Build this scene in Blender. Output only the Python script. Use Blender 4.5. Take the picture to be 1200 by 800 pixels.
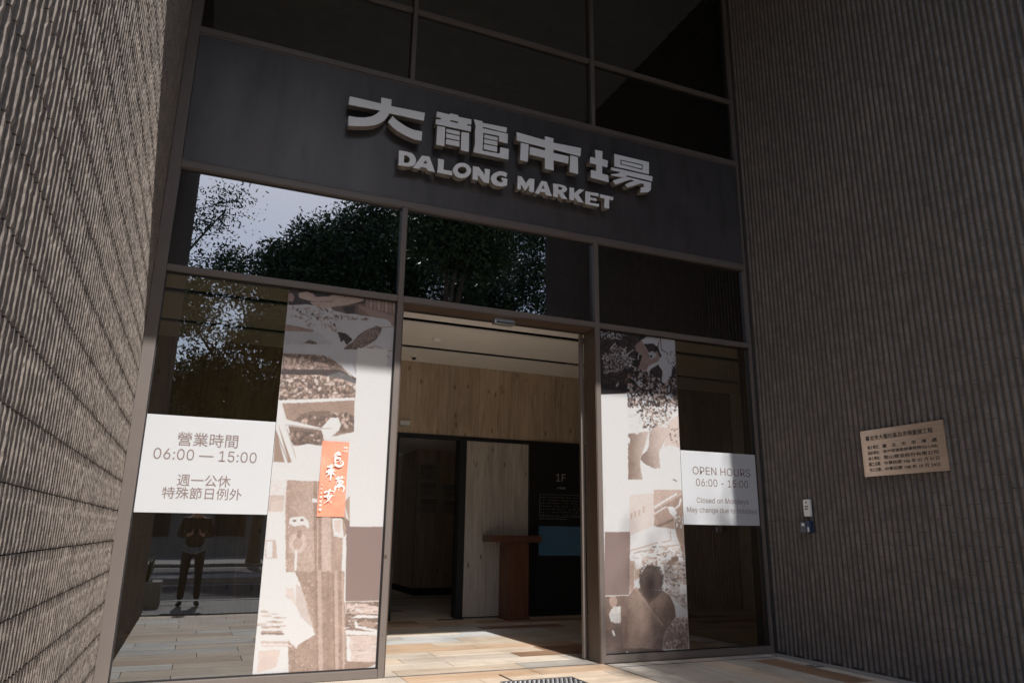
import bpy, bmesh, math, random, json
import numpy as np
from mathutils import Vector, Matrix
for o in list(bpy.data.objects): bpy.data.objects.remove(o)
SC = bpy.context.scene
COL = SC.collection
R = math.radians
# ------------------------------------------------------------------ camera
CAM = (-1.664, -6.751, 1.23)
YAW, PITCH, ROLL = R(22.835), R(14.832), R(0.693)
def cam_axes():
    cy, sy, cp, sp = math.cos(YAW), math.sin(YAW), math.cos(PITCH), math.sin(PITCH)
    f = Vector((sy*cp, cy*cp, sp)); r = Vector((cy, -sy, 0)); u = r.cross(f)
    c, s = math.cos(ROLL), math.sin(ROLL)
    return r*c+u*s, u*c-r*s, f
CR, CU, CF = cam_axes()
cd = bpy.data.cameras.new('camera'); cam = bpy.data.objects.new('camera', cd); COL.objects.link(cam)
m = Matrix((CR, CU, -CF)).transposed().to_4x4(); m.translation = Vector(CAM); cam.matrix_world = m
cd.sensor_width = 36; cd.lens = 25.476; cd.clip_start = 0.02; cd.clip_end = 600
SC.camera = cam
# ------------------------------------------------------------------ sky, sun, exposure
W = bpy.data.worlds.new("World"); SC.world = W; W.use_nodes = True
wn = W.node_tree.nodes; wl = W.node_tree.links
sky = wn.new('ShaderNodeTexSky'); sky.sky_type = 'NISHITA'; sky.sun_disc = False
SUN = Vector((-0.07, 1.0, -1.05)).normalized()
sky.sun_elevation = math.asin(-SUN.z); sky.sun_rotation = math.atan2(-SUN.x, -SUN.y)
sky.dust_density = 1.6; sky.air_density = 1.0; sky.ozone_density = 2.5
bg = wn['Background']; bg.inputs['Strength'].default_value = 0.15
wl.new(sky.outputs[0], bg.inputs['Color'])
sd = bpy.data.lights.new('sun', 'SUN'); sd.energy = 3.8; sd.angle = R(0.55); sd.color = (1.0, .97, .93)
sun = bpy.data.objects.new('sun', sd); COL.objects.link(sun)
sun.rotation_euler = SUN.to_track_quat('-Z', 'Y').to_euler(); sun.location = (0, -30, 40)
SC.view_settings.view_transform = 'Standard'; SC.view_settings.look = 'None'
SC.view_settings.exposure = 0.62; SC.view_settings.gamma = 1.0
SC.render.engine = 'CYCLES'
try:
    SC.cycles.max_bounces = 14; SC.cycles.diffuse_bounces = 7; SC.cycles.glossy_bounces = 6
    SC.cycles.transparent_max_bounces = 16; SC.cycles.use_denoising = True
    SC.cycles.sample_clamp_indirect = 8
except Exception: pass

# ------------------------------------------------------------------ helpers
class MB:
    """collects faces for one mesh"""
    def __init__(s): s.v = []; s.f = []; s.m = []
    def face(s, pts, mi=0):
        n = len(s.v); s.v += [tuple(p) for p in pts]; s.f.append(tuple(range(n, n+len(pts)))); s.m.append(mi)
    def box(s, x0, x1, y0, y1, z0, z1, mi=0, bev=0):
        if x1 < x0: x0, x1 = x1, x0
        if y1 < y0: y0, y1 = y1, y0
        if z1 < z0: z0, z1 = z1, z0
        n = len(s.v)
        if bev <= 0:
            s.v += [(x, y, z) for z in (z0, z1) for y in (y0, y1) for x in (x0, x1)]
            for q in ((0,2,3,1), (4,5,7,6), (0,1,5,4), (2,6,7,3), (0,4,6,2), (1,3,7,5)):
                s.f.append(tuple(n+i for i in q)); s.m.append(mi)
            return s
        bm = bmesh.new(); bmesh.ops.create_cube(bm, size=1)
        for v in bm.verts: v.co = Vector(((x0+x1)/2+v.co.x*(x1-x0), (y0+y1)/2+v.co.y*(y1-y0), (z0+z1)/2+v.co.z*(z1-z0)))
        bmesh.ops.bevel(bm, geom=bm.edges[:], offset=bev, segments=2, affect='EDGES', profile=.6)
        return s.bm(bm, mi)
    def bm(s, bm, mi=0):
        n = len(s.v); bm.verts.index_update()
        s.v += [tuple(v.co) for v in bm.verts]
        for f in bm.faces: s.f.append(tuple(n+v.index for v in f.verts)); s.m.append(mi)
        bm.free(); return s
    def tube(s, pts, rad, seg=8, mi=0, caps=True):
        pts = [Vector(p) for p in pts]
        if not hasattr(rad, '__len__'): rad = [rad]*len(pts)
        n0 = len(s.v)
        for i, p in enumerate(pts):
            d = (pts[min(i+1, len(pts)-1)]-pts[max(i-1, 0)]).normalized()
            a = d.cross(Vector((0, 0, 1)))
            if a.length < .05: a = Vector((1, 0, 0))
            a.normalize(); b = d.cross(a).normalized()
            for k in range(seg):
                t = 2*math.pi*k/seg
                s.v.append(tuple(p+(a*math.cos(t)+b*math.sin(t))*rad[i]))
        for i in range(len(pts)-1):
            for k in range(seg):
                a0 = n0+i*seg+k; a1 = n0+i*seg+(k+1) % seg
                s.f.append((a0, a0+seg, a1+seg, a1)); s.m.append(mi)
        if caps:
            s.f.append(tuple(n0+k for k in range(seg))); s.m.append(mi)
            e = n0+(len(pts)-1)*seg
            s.f.append(tuple(e+seg-1-k for k in range(seg))); s.m.append(mi)
        return s
    def lathe(s, c, prof, seg=20, axis='z', mi=0):
        c = Vector(c); n0 = len(s.v)
        for (r, h) in prof:
            for k in range(seg):
                t = 2*math.pi*k/seg; a, b = r*math.cos(t), r*math.sin(t)
                p = {'z': (a, b, h), 'y': (a, h, b), 'x': (h, a, b)}[axis]
                s.v.append(tuple(c+Vector(p)))
        for i in range(len(prof)-1):
            for k in range(seg):
                s.f.append((n0+i*seg+k, n0+i*seg+(k+1) % seg, n0+(i+1)*seg+(k+1) % seg, n0+(i+1)*seg+k)); s.m.append(mi)
        s.f.append(tuple(n0+seg-1-k for k in range(seg))); s.m.append(mi)
        e = n0+(len(prof)-1)*seg
        s.f.append(tuple(e+k for k in range(seg))); s.m.append(mi)
        return s
    def mesh(s, name, mats, origin=(0, 0, 0), smooth=False):
        me = bpy.data.meshes.new(name)
        o = np.array(origin)
        me.from_pydata([tuple(p) for p in (np.array(s.v)-o).tolist()], [], s.f)
        for mt in (mats if isinstance(mats, (list, tuple)) else [mats]): me.materials.append(mt)
        if any(s.m): me.polygons.foreach_set('material_index', s.m)
        if smooth: me.polygons.foreach_set('use_smooth', [True]*len(me.polygons))
        me.update(); return me
WO = {}
def tag(o, label=None, cat=None, group=None, kind=None):
    if label: o['label'] = label
    if cat: o['category'] = cat
    if group: o['group'] = group
    if kind: o['kind'] = kind
    return o
def link(name, me, parent=None, at=None):
    o = bpy.data.objects.new(name, me); COL.objects.link(o)
    at = Vector(at if at is not None else (0, 0, 0)); WO[o.name] = at
    if parent is not None: o.parent = parent; o.location = at-WO[parent.name]
    else: o.location = at
    return o
def put(name, mb, mat, parent=None, label=None, cat=None, group=None, kind=None, smooth=False):
    a = np.array(mb.v); c = ((a.min(0)+a.max(0))/2).round(4); c[2] = a.min(0)[2].round(4)
    o = link(name, mb.mesh(name, mat, c, smooth), parent, c)
    return tag(o, label, cat, group, kind)
def thing(name, at, label, cat, group=None):
    return tag(link(name, None, None, at), label, cat, group)
def box(name, b, mat, parent=None, bev=0, **k):
    return put(name, MB().box(*b, bev=bev), mat, parent, **k)

# ------------------------------------------------------------------ materials
def nt(name):
    mt = bpy.data.materials.new(name); mt.use_nodes = True
    return mt, mt.node_tree.nodes, mt.node_tree.links, mt.node_tree.nodes['Principled BSDF']
def mapped(n, l, scale=(1, 1, 1), space='Object', rand=False):
    tc = n.new('ShaderNodeTexCoord'); mp = n.new('ShaderNodeMapping'); mp.inputs['Scale'].default_value = scale
    if space == 'World':
        g = n.new('ShaderNodeNewGeometry'); l.new(g.outputs['Position'], mp.inputs['Vector'])
    else: l.new(tc.outputs[space], mp.inputs['Vector'])
    if rand:
        oi = n.new('ShaderNodeObjectInfo'); mu = n.new('ShaderNodeMath'); mu.operation = 'MULTIPLY'; mu.inputs[1].default_value = 57.0
        l.new(oi.outputs['Random'], mu.inputs[0]); cx = n.new('ShaderNodeCombineXYZ')
        for i in range(3): l.new(mu.outputs[0], cx.inputs[i])
        l.new(cx.outputs[0], mp.inputs['Location'])
    return mp.outputs[0]
def noise(n, l, vec, scale, detail=4, rough=.55, dist=0):
    t = n.new('ShaderNodeTexNoise'); t.inputs['Scale'].default_value = scale; t.inputs['Detail'].default_value = detail
    t.inputs['Roughness'].default_value = rough; t.inputs['Distortion'].default_value = dist
    l.new(vec, t.inputs['Vector']); return t.outputs['Fac']
def ramp(n, l, fac, stops, interp='LINEAR'):
    r = n.new('ShaderNodeValToRGB'); r.color_ramp.interpolation = interp
    while len(r.color_ramp.elements) < len(stops): r.color_ramp.elements.new(.5)
    for e, (p, c) in zip(r.color_ramp.elements, stops):
        e.position = p; e.color = (*c, 1) if len(c) == 3 else c
    l.new(fac, r.inputs[0]); return r.outputs[0]
def mix(n, l, fac, a, b, mode='MIX'):
    x = n.new('ShaderNodeMix'); x.data_type = 'RGBA'; x.blend_type = mode
    for sock, v in ((x.inputs[0], fac), (x.inputs[6], a), (x.inputs[7], b)):
        if isinstance(v, (int, float)): sock.default_value = v
        elif isinstance(v, tuple): sock.default_value = (*v, 1) if len(v) == 3 else v
        else: l.new(v, sock)
    return x.outputs[2]
def bump(n, l, h, strength, dist, b):
    x = n.new('ShaderNodeBump'); x.inputs['Strength'].default_value = strength; x.inputs['Distance'].default_value = dist
    l.new(h, x.inputs['Height']); l.new(x.outputs[0], b.inputs['Normal'])
def simple(name, col, rough=.6, metal=0, var=.12, scale=6, bmp=.1, bscale=60, bdist=.002, space='World', spec=.5):
    mt, n, l, b = nt(name)
    v = mapped(n, l, space=space)
    f = noise(n, l, v, scale, 5)
    lo = tuple(c*(1-var) for c in col); hi = tuple(min(1, c*(1+var)) for c in col)
    l.new(ramp(n, l, f, [(.3, lo), (.7, hi)]), b.inputs['Base Color'])
    b.inputs['Roughness'].default_value = rough; b.inputs['Metallic'].default_value = metal
    b.inputs['Specular IOR Level'].default_value = spec
    if bmp: bump(n, l, noise(n, l, v, bscale, 4), bmp, bdist, b)
    return mt
def ceramic_tile(name):
    mt, n, l, b = nt(name)
    v = mapped(n, l, space='World')
    f = noise(n, l, v, 9, 6, .6); g = noise(n, l, v, 130, 3, .6)
    c1 = ramp(n, l, f, [(.3, (.158, .134, .115)), (.7, (.242, .205, .176))])
    c2 = ramp(n, l, g, [(.35, (.70, .70, .72)), (.65, (1.0, 1.0, 1.0))])
    g_ = n.new('ShaderNodeNewGeometry'); sc = n.new('ShaderNodeVectorMath'); sc.operation = 'MULTIPLY_ADD'
    sc.inputs[1].default_value = (0, 1/.064, 1/.23); sc.inputs[2].default_value = (0, .047, .045)
    l.new(g_.outputs['Position'], sc.inputs[0]); fl = n.new('ShaderNodeVectorMath'); fl.operation = 'FLOOR'; l.new(sc.outputs[0], fl.inputs[0])
    wn_ = n.new('ShaderNodeTexWhiteNoise'); l.new(fl.outputs[0], wn_.inputs['Vector'])
    tn = ramp(n, l, wn_.outputs['Value'], [(0, (.91, .91, .915)), (1, (1.05, 1.045, 1.04))])
    big = ramp(n, l, noise(n, l, v, .7, 3), [(.3, (.86, .86, .87)), (.7, (1.06, 1.05, 1.04))])
    cc = mix(n, l, .8, c1, c2, 'MULTIPLY'); cc = mix(n, l, 1.0, cc, tn, 'MULTIPLY'); cc = mix(n, l, 1.0, cc, big, 'MULTIPLY')
    l.new(cc, b.inputs['Base Color'])
    b.inputs['Roughness'].default_value = .82; b.inputs['Specular IOR Level'].default_value = .3
    bump(n, l, g, .3, .0025, b); return mt
def wood(name, cols, axis=2, grain=26, knot=True, rough=.55, coord='Object', rand=True, streak=1.0):
    mt, n, l, b = nt(name)
    s = [grain, grain, grain]; s[axis] = grain*.06
    v = mapped(n, l, tuple(s), coord, rand)
    s2 = [9, 9, 9]; s2[axis] = 1.1
    v2 = mapped(n, l, tuple(s2), coord, rand)
    f = noise(n, l, v, 1.0, 6, .62, .6); g = noise(n, l, v2, 1.0, 4, .5, 1.2)
    base = ramp(n, l, g, [(.28, cols[0]), (.5, cols[1]), (.74, cols[2])])
    fine = ramp(n, l, f, [(.3, (1-.3*streak,)*3), (.62, (1, 1, 1))])
    c = mix(n, l, 1.0, base, fine, 'MULTIPLY')
    if knot:
        s3 = [7, 7, 7]; s3[axis] = 2.6
        vo = n.new('ShaderNodeTexVoronoi'); vo.inputs['Scale'].default_value = 1.0
        l.new(mapped(n, l, tuple(s3), coord, rand), vo.inputs['Vector'])
        k = ramp(n, l, vo.outputs['Distance'], [(.03, (.25, .2, .17)), (.085, (.62, .56, .5)), (.15, (1, 1, 1))])
        c = mix(n, l, 1.0, c, k, 'MULTIPLY')
    if not knot and axis != 2:
        vs = mapped(n, l, (1, 1, 1), 'World')
        st = ramp(n, l, noise(n, l, vs, 1.7, 6, .7), [(.34, (.72, .71, .70)), (.52, (1, 1, 1))]); c = mix(n, l, .8, c, st, 'MULTIPLY')
        sp = ramp(n, l, noise(n, l, vs, 55, 3, .6), [(.30, (.6, .58, .56)), (.38, (1, 1, 1))]); c = mix(n, l, .7, c, sp, 'MULTIPLY')
    if rand:
        oi = n.new('ShaderNodeObjectInfo'); tn = ramp(n, l, oi.outputs['Random'], [(0, (.80, .80, .80)), (1, (1.05, 1.04, 1.02))]); c = mix(n, l, 1.0, c, tn, 'MULTIPLY')
    l.new(c, b.inputs['Base Color']); b.inputs['Roughness'].default_value = rough
    bump(n, l, f, .15, .002, b); return mt
def glass(name, tint, refl, body=(0, 0, 0), bodyf=0.0):
    """flat pane: tinted see-through plus a mirror coat that grows towards grazing"""
    mt, n, l, b = nt(name); n.remove(b)
    out = n['Material Output']
    tr = n.new('ShaderNodeBsdfTransparent'); tr.inputs[0].default_value = (*tint, 1)
    gl = n.new('ShaderNodeBsdfGlossy'); gl.inputs['Roughness'].default_value = 0.0; gl.inputs[0].default_value = (.97, .985, 1, 1)
    base = tr.outputs[0]
    if bodyf:
        df = n.new('ShaderNodeBsdfDiffuse'); df.inputs[0].default_value = (*body, 1)
        mx = n.new('ShaderNodeMixShader'); mx.inputs[0].default_value = bodyf
        l.new(base, mx.inputs[1]); l.new(df.outputs[0], mx.inputs[2]); base = mx.outputs[0]
    fr = n.new('ShaderNodeFresnel'); fr.inputs[0].default_value = 1.5
    ma = n.new('ShaderNodeMapRange'); ma.inputs[3].default_value = refl; ma.inputs[4].default_value = 1.0
    l.new(fr.outputs[0], ma.inputs[0])
    v = mapped(n, l, (1, 1, 1), 'World'); w = noise(n, l, v, 1.3, 1)
    bp = n.new('ShaderNodeBump'); bp.inputs['Strength'].default_value = .12; bp.inputs['Distance'].default_value = .006
    l.new(w, bp.inputs['Height']); l.new(bp.outputs[0], gl.inputs['Normal'])
    m2 = n.new('ShaderNodeMixShader'); l.new(ma.outputs[0], m2.inputs[0]); l.new(base, m2.inputs[1]); l.new(gl.outputs[0], m2.inputs[2])
    l.new(m2.outputs[0], out.inputs[0]); return mt

M = {}
M['tile'] = ceramic_tile('split_face_tile')
M['mortar'] = simple('tile_mortar', (.09, .08, .075), .95, bmp=.3)
M['bronze'] = simple('bronze_paint', (.135, .112, .10), .42, 0, .05, 4, .03)
M['bronze_dark'] = simple('dark_bronze_paint', (.075, .05, .036), .45, 0, .08, 4, .03)  # darker, browner bronze for door linings, small fittings and far windows
M['fascia'] = simple('fascia_sheet', (.062, .056, .058), .34, 0, .16, 1.3, .04, 25)
mt_ = M['fascia']; n_, l_ = mt_.node_tree.nodes, mt_.node_tree.links; b_0 = n_['Principled BSDF']
v_ = mapped(n_, l_, (1, 1, .22), 'World'); old = b_0.inputs['Base Color'].links[0].from_socket
st_ = ramp(n_, l_, noise(n_, l_, v_, 7, 6, .65), [(.36, (.74, .73, .72)), (.5, (1, 1, 1)), (.72, (1.16, 1.15, 1.14))])
l_.new(mix(n_, l_, .8, old, st_, 'MULTIPLY'), b_0.inputs['Base Color'])
rr_ = n_.new('ShaderNodeMapRange'); rr_.inputs[3].default_value = .26; rr_.inputs[4].default_value = .5
l_.new(noise(n_, l_, v_, 2.4, 4), rr_.inputs[0]); l_.new(rr_.outputs[0], b_0.inputs['Roughness'])
M['black'] = simple('black_metal', (.016, .016, .018), .4, 0, .1, 4, .03)
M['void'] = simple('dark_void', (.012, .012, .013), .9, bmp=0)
M['glass'] = glass('tinted_glass', (.33, .32, .24), .15)
M['spandrel'] = glass('transom_glass', (.25, .27, .30), .20)
M['upglass'] = glass('upper_glass', (.3, .32, .32), .13)
M['clearglass'] = glass('door_glass', (.75, .77, .76), .05)
M['white_film'] = simple('white_film', (.68, .69, .71), .5, 0, .015, 3, 0)
M['print'] = simple('print_brown', (.20, .145, .132), .55, 0, .03, 3, 0)
M['ceil'] = simple('ceiling_panel', (.90, .87, .82), .75, 0, .02, 2, .03)
M['metal'] = simple('brushed_metal', (.62, .62, .63), .3, .9, .05, 10, .04)
M['chrome'] = simple('letter_return', (.46, .40, .34), .32, .6, .3, 14, .3, 22, .01)
M['letter'] = simple('letter_face', (.93, .94, .95), .45, 0, .01, 8, .02)
M['white'] = simple('white_plastic', (.72, .72, .70), .4, 0, .03, 8, 0)
M['grey'] = simple('grey_plastic', (.12, .13, .14), .5)
M['blue'] = simple('navy_plastic', (.02, .04, .09), .4)
M['concrete'] = simple('concrete', (.30, .30, .29), .9, 0, .12, 3, .3, 80)
M['lobby_paint'] = simple('lobby_paint', (.82, .80, .76), .8, bmp=0)
M['soffit'] = simple('soffit_paint', (.30, .29, .27), .8)
M['asphalt'] = simple('asphalt', (.055, .055, .058), .9, 0, .25, 2, .5, 180, .004)
M['roadline'] = simple('road_paint', (.75, .75, .72), .7)
M['roadyellow'] = simple('road_paint_yellow', (.6, .42, .08), .7)
M['kerb'] = simple('kerb_stone', (.36, .35, .33), .85)
M['paver'] = simple('sidewalk_paver', (.24, .235, .225), .85, 0, .2, 2.2, .3)
M['margin'] = simple('granite_margin', (.27, .265, .25), .8, 0, .12, 30, .2)
M['wall_paint'] = simple('rendered_wall', (.32, .31, .29), .85)
M['oak'] = wood('oak_panel', ((.44, .33, .235), (.55, .43, .32), (.63, .51, .39)))
M['oak_grey'] = wood('grey_oak_panel', ((.50, .445, .385), (.58, .53, .465), (.66, .61, .54)))
M['redwood'] = wood('mahogany', ((.12, .046, .028), (.165, .066, .040), (.21, .09, .055)), grain=40, knot=False, rough=.4)
PL = {'tan': ((.66, .53, .41), (.74, .61, .48), (.80, .68, .55)), 'orange': ((.60, .41, .27), (.68, .49, .34), (.75, .56, .41)),
      'white': ((.66, .66, .64), (.72, .72, .70), (.77, .77, .75)), 'cream': ((.70, .60, .49), (.78, .68, .57), (.83, .74, .63)),
      'brown': ((.30, .175, .11), (.38, .235, .15), (.45, .29, .19)), 'grey': ((.50, .46, .41), (.58, .54, .48), (.64, .60, .54))}
for k, c in PL.items():
    M['px_'+k] = wood('plank_'+k, c, 0, 14, False, .42, streak=.55)
    M['py_'+k] = wood('plank_long_'+k, c, 1, 14, False, .42, streak=.55)
M['leaf'], n, l, b = nt('leaf')
oi = mapped(n, l, (1, 1, 1), 'World'); f = noise(n, l, oi, 2.2, 3)
l.new(ramp(n, l, f, [(.3, (.022, .045, .014)), (.7, (.075, .115, .035))]), b.inputs['Base Color'])
b.inputs['Roughness'].default_value = .5; b.inputs['Transmission Weight'].default_value = 0
M['bark'] = simple('bark', (.12, .095, .075), .95, 0, .3, 6, .8, 30, .02)
M['skin'] = simple('skin', (.55, .34, .25), .5, 0, .04, 8, .05)
M['hair'] = simple('hair', (.02, .017, .015), .5, 0, .2, 60, .5, 200)
M['shirt'] = simple('dark_shirt', (.035, .036, .042), .85, 0, .1, 10, .3)
M['trousers'] = simple('dark_trousers', (.03, .032, .038), .85, 0, .1, 10, .3)
M['shoe'] = simple('shoe_leather', (.03, .028, .027), .4)
M['carpaint'] = simple('silver_car_paint', (.5, .51, .52), .25, .5, .02, 3, 0)
M['rubber'] = simple('rubber', (.02, .02, .02), .8)

# ------------------------------------------------------------------ plan dimensions (metres)
XL, XR = -2.247, 4.37            # faces of the two tiled walls
GX0, GX1 = -2.144, 4.324         # glazing between the outer frames
MUL = [(-.055, 0.0), (2.176, 2.232)]
ZS, ZH0, ZH1, ZB0, ZB1, ZA0, ZA1 = .072, 3.447, 3.507, 4.458, 4.55, 5.87, 5.961
ZU0, ZU1, ZTOP = 6.83, 6.87, 8.87
PORT = -5.8

# ------------------------------------------------------------------ ground, road
put('ground', MB().box(-150, 150, -400, 160, -.60, -.20), M['concrete'], kind='structure')
put('sidewalk', MB().box(-60, 60, -8.0, PORT-.001, -.30, 0.0), M['paver'], kind='structure')
sl = bpy.data.objects[-1] if False else None
put('floor_base', MB().box(XL+.001, XR-.001, PORT, -.001, -.30, -.014).box(-2.6, 7.6, .0, 12.5, -.30, -.014), M['mortar'], kind='structure')
put('kerb', MB().box(-60, 60, -8.16, -8.001, -.30, .012, bev=.015), M['kerb'], kind='structure')
put('road', MB().box(-80, 80, -24.0, -8.161, -.28, -.13), M['asphalt'], kind='structure')
put('far_sidewalk', MB().box(-80, 80, -32, -24.0, -.30, 0.0), M['paver'], kind='structure')
mk = MB()
for y in (-8.7, -14.1, -17.0, -23.4): mk.box(-80, 80, y-.06, y+.06, -.128, -.126)
for i in range(-16, 16):
    mk.box(i*5, i*5+2.2, -11.46, -11.34, -.128, -.126); mk.box(i*5, i*5+2.2, -20.26, -20.14, -.128, -.126)
put('road_marking', mk, M['roadline'], kind='structure')
put('road_median', MB().box(-80, 80, -16.5, -14.6, -.28, .02, bev=.02), M['kerb'], kind='structure')
put('granite_margin', MB().box(4.215, XR-.001, PORT, -.03, -.05, 0.0), M['margin'], kind='structure')

# ------------------------------------------------------------------ plank floor
rnd = random.Random(11)
flo = thing('plank_floor', (0, 0, 0), 'plank floor of mixed tan, orange and pale planks running through the doorway', 'floor')
flo['kind'] = 'structure'; del flo['category']
pcache = {}
def plank(x0, x1, y0, y1, col, ax, parent=flo):
    key = (round(x1-x0, 3), round(y1-y0, 3), col, ax)
    if key not in pcache:
        mb = MB(); hx, hy = (x1-x0)/2, (y1-y0)/2; e = .0035
        mb.face([(-hx+e, -hy+e, 0), (hx-e, -hy+e, 0), (hx-e, hy-e, 0), (-hx+e, hy-e, 0)])
        q = [(-hx+e, -hy+e, 0), (hx-e, -hy+e, 0), (hx-e, hy-e, 0), (-hx+e, hy-e, 0)]
        w = [(-hx+.0015, -hy+.0015, -.012), (hx-.0015, -hy+.0015, -.012), (hx-.0015, hy-.0015, -.012), (-hx+.0015, hy-.0015, -.012)]
        for i in range(4): mb.face([w[i], w[(i+1) % 4], q[(i+1) % 4], q[i]])
        pcache[key] = mb.mesh('plank', M['p'+ax+'_'+col])
    return link('plank', pcache[key], parent, ((x0+x1)/2, (y0+y1)/2, rnd.uniform(-.0006, .0006)))
PW, PLN = .31, 1.24
special = {}
def colour(x, y):
    for (sx, sy, c) in [(1.7, 2.25, 'white'), (1.0, 1.95, 'white'), (2.1, 3.1, 'brown'), (1.0, 1.33, 'orange'), (1.9, 1.33, 'orange'), (1.3, 2.85, 'white'),
                        (2.9, 2.2, 'grey'), (.9, 3.1, 'grey'), (.8, .4, 'cream'), (2.0, .4, 'cream'), (1.7, -.2, 'orange'), (.85, -.2, 'orange'), (2.8, .95, 'brown'),
                        (3.4, 1.6, 'grey'), (.7, .7, 'cream'), (1.9, .7, 'cream'), (.2, 1.0, 'cream'), (1.4, 1.0, 'tan')]:
        if abs(x-sx) < .62 and abs(y-sy) < .17: return c
    return rnd.choice(['tan', 'tan', 'cream', 'cream', 'orange', 'grey', 'white', 'tan', 'brown' if y > 2.6 else 'tan'])
def rows_x(xa, xb, ya, yb, k0=0):
    y = ya; k = k0
    while y < yb-.02:
        y2 = min(yb, y+PW)
        off = .77+(.62 if k % 2 else 0)+(.21 if k % 3 == 0 else 0)
        i0 = math.floor((xa-off)/PLN); x = off+i0*PLN
        while x < xb-.005:
            a, b_ = max(x, xa), min(x+PLN, xb)
            if b_-a > .02: plank(a, b_, y, y2, colour((a+b_)/2, (y+y2)/2), 'x')
            x += PLN
        y = y2; k += 1
rows_x(XL, 2.20, -4.65-.31*3, -.0, 0)
rows_x(-2.5, 7.5, .03, 4.35, 1)
rows_x(.3, 4.2, 4.35, 12.2, 0)
x = 2.215; k = 0
while x < 4.21:
    x2 = min(4.213, x+PW); y = PORT+.1-(k % 3)*.41
    while y < -.03:
        a, b_ = max(y, PORT), min(y+PLN, -.03)
        if b_-a > .02: plank(x, x2, a, b_, rnd.choice(['tan', 'cream', 'grey', 'grey', 'tan', 'grey', 'tan', 'brown']), 'y')
        y += PLN
    x = x2; k += 1
box('floor_strip', (-.0, 2.18, .0, .03, -.05, .002), M['metal'], kind='structure')
box('floor_strip', (2.25, 4.21, -.215, -.203, -.02, .0025), M['blue'], kind='structure')

# ------------------------------------------------------------------ tiled side walls
PIT, TH = .064, .23
def tile_variant(seed, prof=((-.0290, 0.0), (-.0240, .0215), (.0055, .0180), (.0230, 0.0)), gap=.003, dip=.003):
    r = random.Random(seed); NS = 10
    V = []
    for i in range(NS+1):
        z = gap+(TH-2*gap)*i/NS + (r.uniform(-.006, .006) if 0 < i < NS else 0)
        for j, (u, w) in enumerate(prof):
            ju = (r.gauss(0, .0014)+(r.choice((-.003, .0035)) if r.random() < .16 else 0)) if 0 < j < 3 else 0
            jw = r.gauss(0, .0009) if 0 < j < 3 else 0
            ch = -dip if (i in (0, NS) and 0 < j < 3) else 0
            V.append((u+ju, w+jw+ch, z))
    F = []
    for i in range(NS):
        for j in range(3):
            a = i*4+j; F.append((a, a+1, a+5, a+4))
    F.append((0, 3, 2, 1)); e = NS*4; F.append((e, e+1, e+2, e+3))
    return V, F
VAR_L = [tile_variant(100+i) for i in range(8)]
VAR_R = [tile_variant(100+i, ((-.0270, 0.0), (-.0175, .0200), (-.0045, .0200), (.0170, .0005)), .0020, .0016) for i in range(8)]
def build_wall(face, side, label, bond, zoff):
    """side=+1: tiles face +x (left wall); -1: tiles face -x (right wall)"""
    x0, x1 = (face-.25, face-.016) if side > 0 else (face+.016, face+.25)
    VAR = VAR_L if side > 0 else VAR_R
    t = thing('tiled_wall', (face, PORT/2, 0), label, 'wall')
    box('wall_core', (x0, x1, PORT, .3, -.02, ZTOP), M['mortar'], t)
    base = face-side*.0155
    meshes = []
    for V, F in VAR:
        me = bpy.data.meshes.new('tile')
        me.from_pydata([(side*w, u, z) for u, w, z in V], [], F if side > 0 else [f[::-1] for f in F])
        me.materials.append(M['tile']); me.update(); meshes.append(me)
    items = []
    r = random.Random(5)
    nr = int((-PORT-.02)/PIT)
    for i in range(nr):
        y = -.035-i*PIT
        zz = zoff-TH*2
        if bond and (i//2) % 2: zz += TH/2
        k = 0
        while zz < ZTOP:
            if zz > -.01 and zz+TH < ZTOP+.05: items.append((y, zz, r.randrange(8), r.uniform(-.001, .001)))
            elif zz <= -.01 and zz+TH > .06: items.append((y, zz, r.randrange(8), 0))
            zz += TH
    def size(y, z):
        s = []
        for zz in (z, z+TH):
            d = Vector((base, y, zz))-Vector(CAM); c = d.dot(CF)
            if c < .1: return 0
            s.append((d.dot(CR)/c, d.dot(CU)/c))
        if abs(s[0][0]) > .71 or abs(s[0][1]) > .48: return 0
        d2 = Vector((base, y+PIT, z))-Vector(CAM)
        wpx = abs(d2.dot(CR)/d2.dot(CF)-s[0][0])
        return wpx*math.hypot(s[1][0]-s[0][0], s[1][1]-s[0][1])
    items.sort(key=lambda q: -size(q[0], q[1]))
    for y, z, v, dx in items[:300]:
        link('tile', meshes[v], t, (base+dx, y, z))
    vs, fs, n0 = [], [], 0
    pv = [np.array([(side*w, u, zz) for u, w, zz in V]) for V, F in VAR]
    pf = [VAR[i][1] if side > 0 else [f[::-1] for f in VAR[i][1]] for i in range(8)]
    for y, z, v, dx in items[300:]:
        vs.append(pv[v]+np.array([base+dx, y, z])); fs += [tuple(a+n0 for a in f) for f in pf[v]]; n0 += len(pv[v])
    vs = np.concatenate(vs); org = np.array([base, PORT/2, 0])
    me = bpy.data.meshes.new('tile_field'); me.from_pydata((vs-org).tolist(), [], fs); me.materials.append(M['tile']); me.update()
    o = link('tile_field', me, t, org); o['kind'] = 'stuff'
    return t
build_wall(XL, 1, 'tall wall of rough vertical ribbed tiles left of the entrance, raked by sunlight', False, -.01)
build_wall(XR, -1, 'tall dark ribbed tile wall right of the entrance, in shade, carrying the brass plaque', True, .02)

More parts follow.
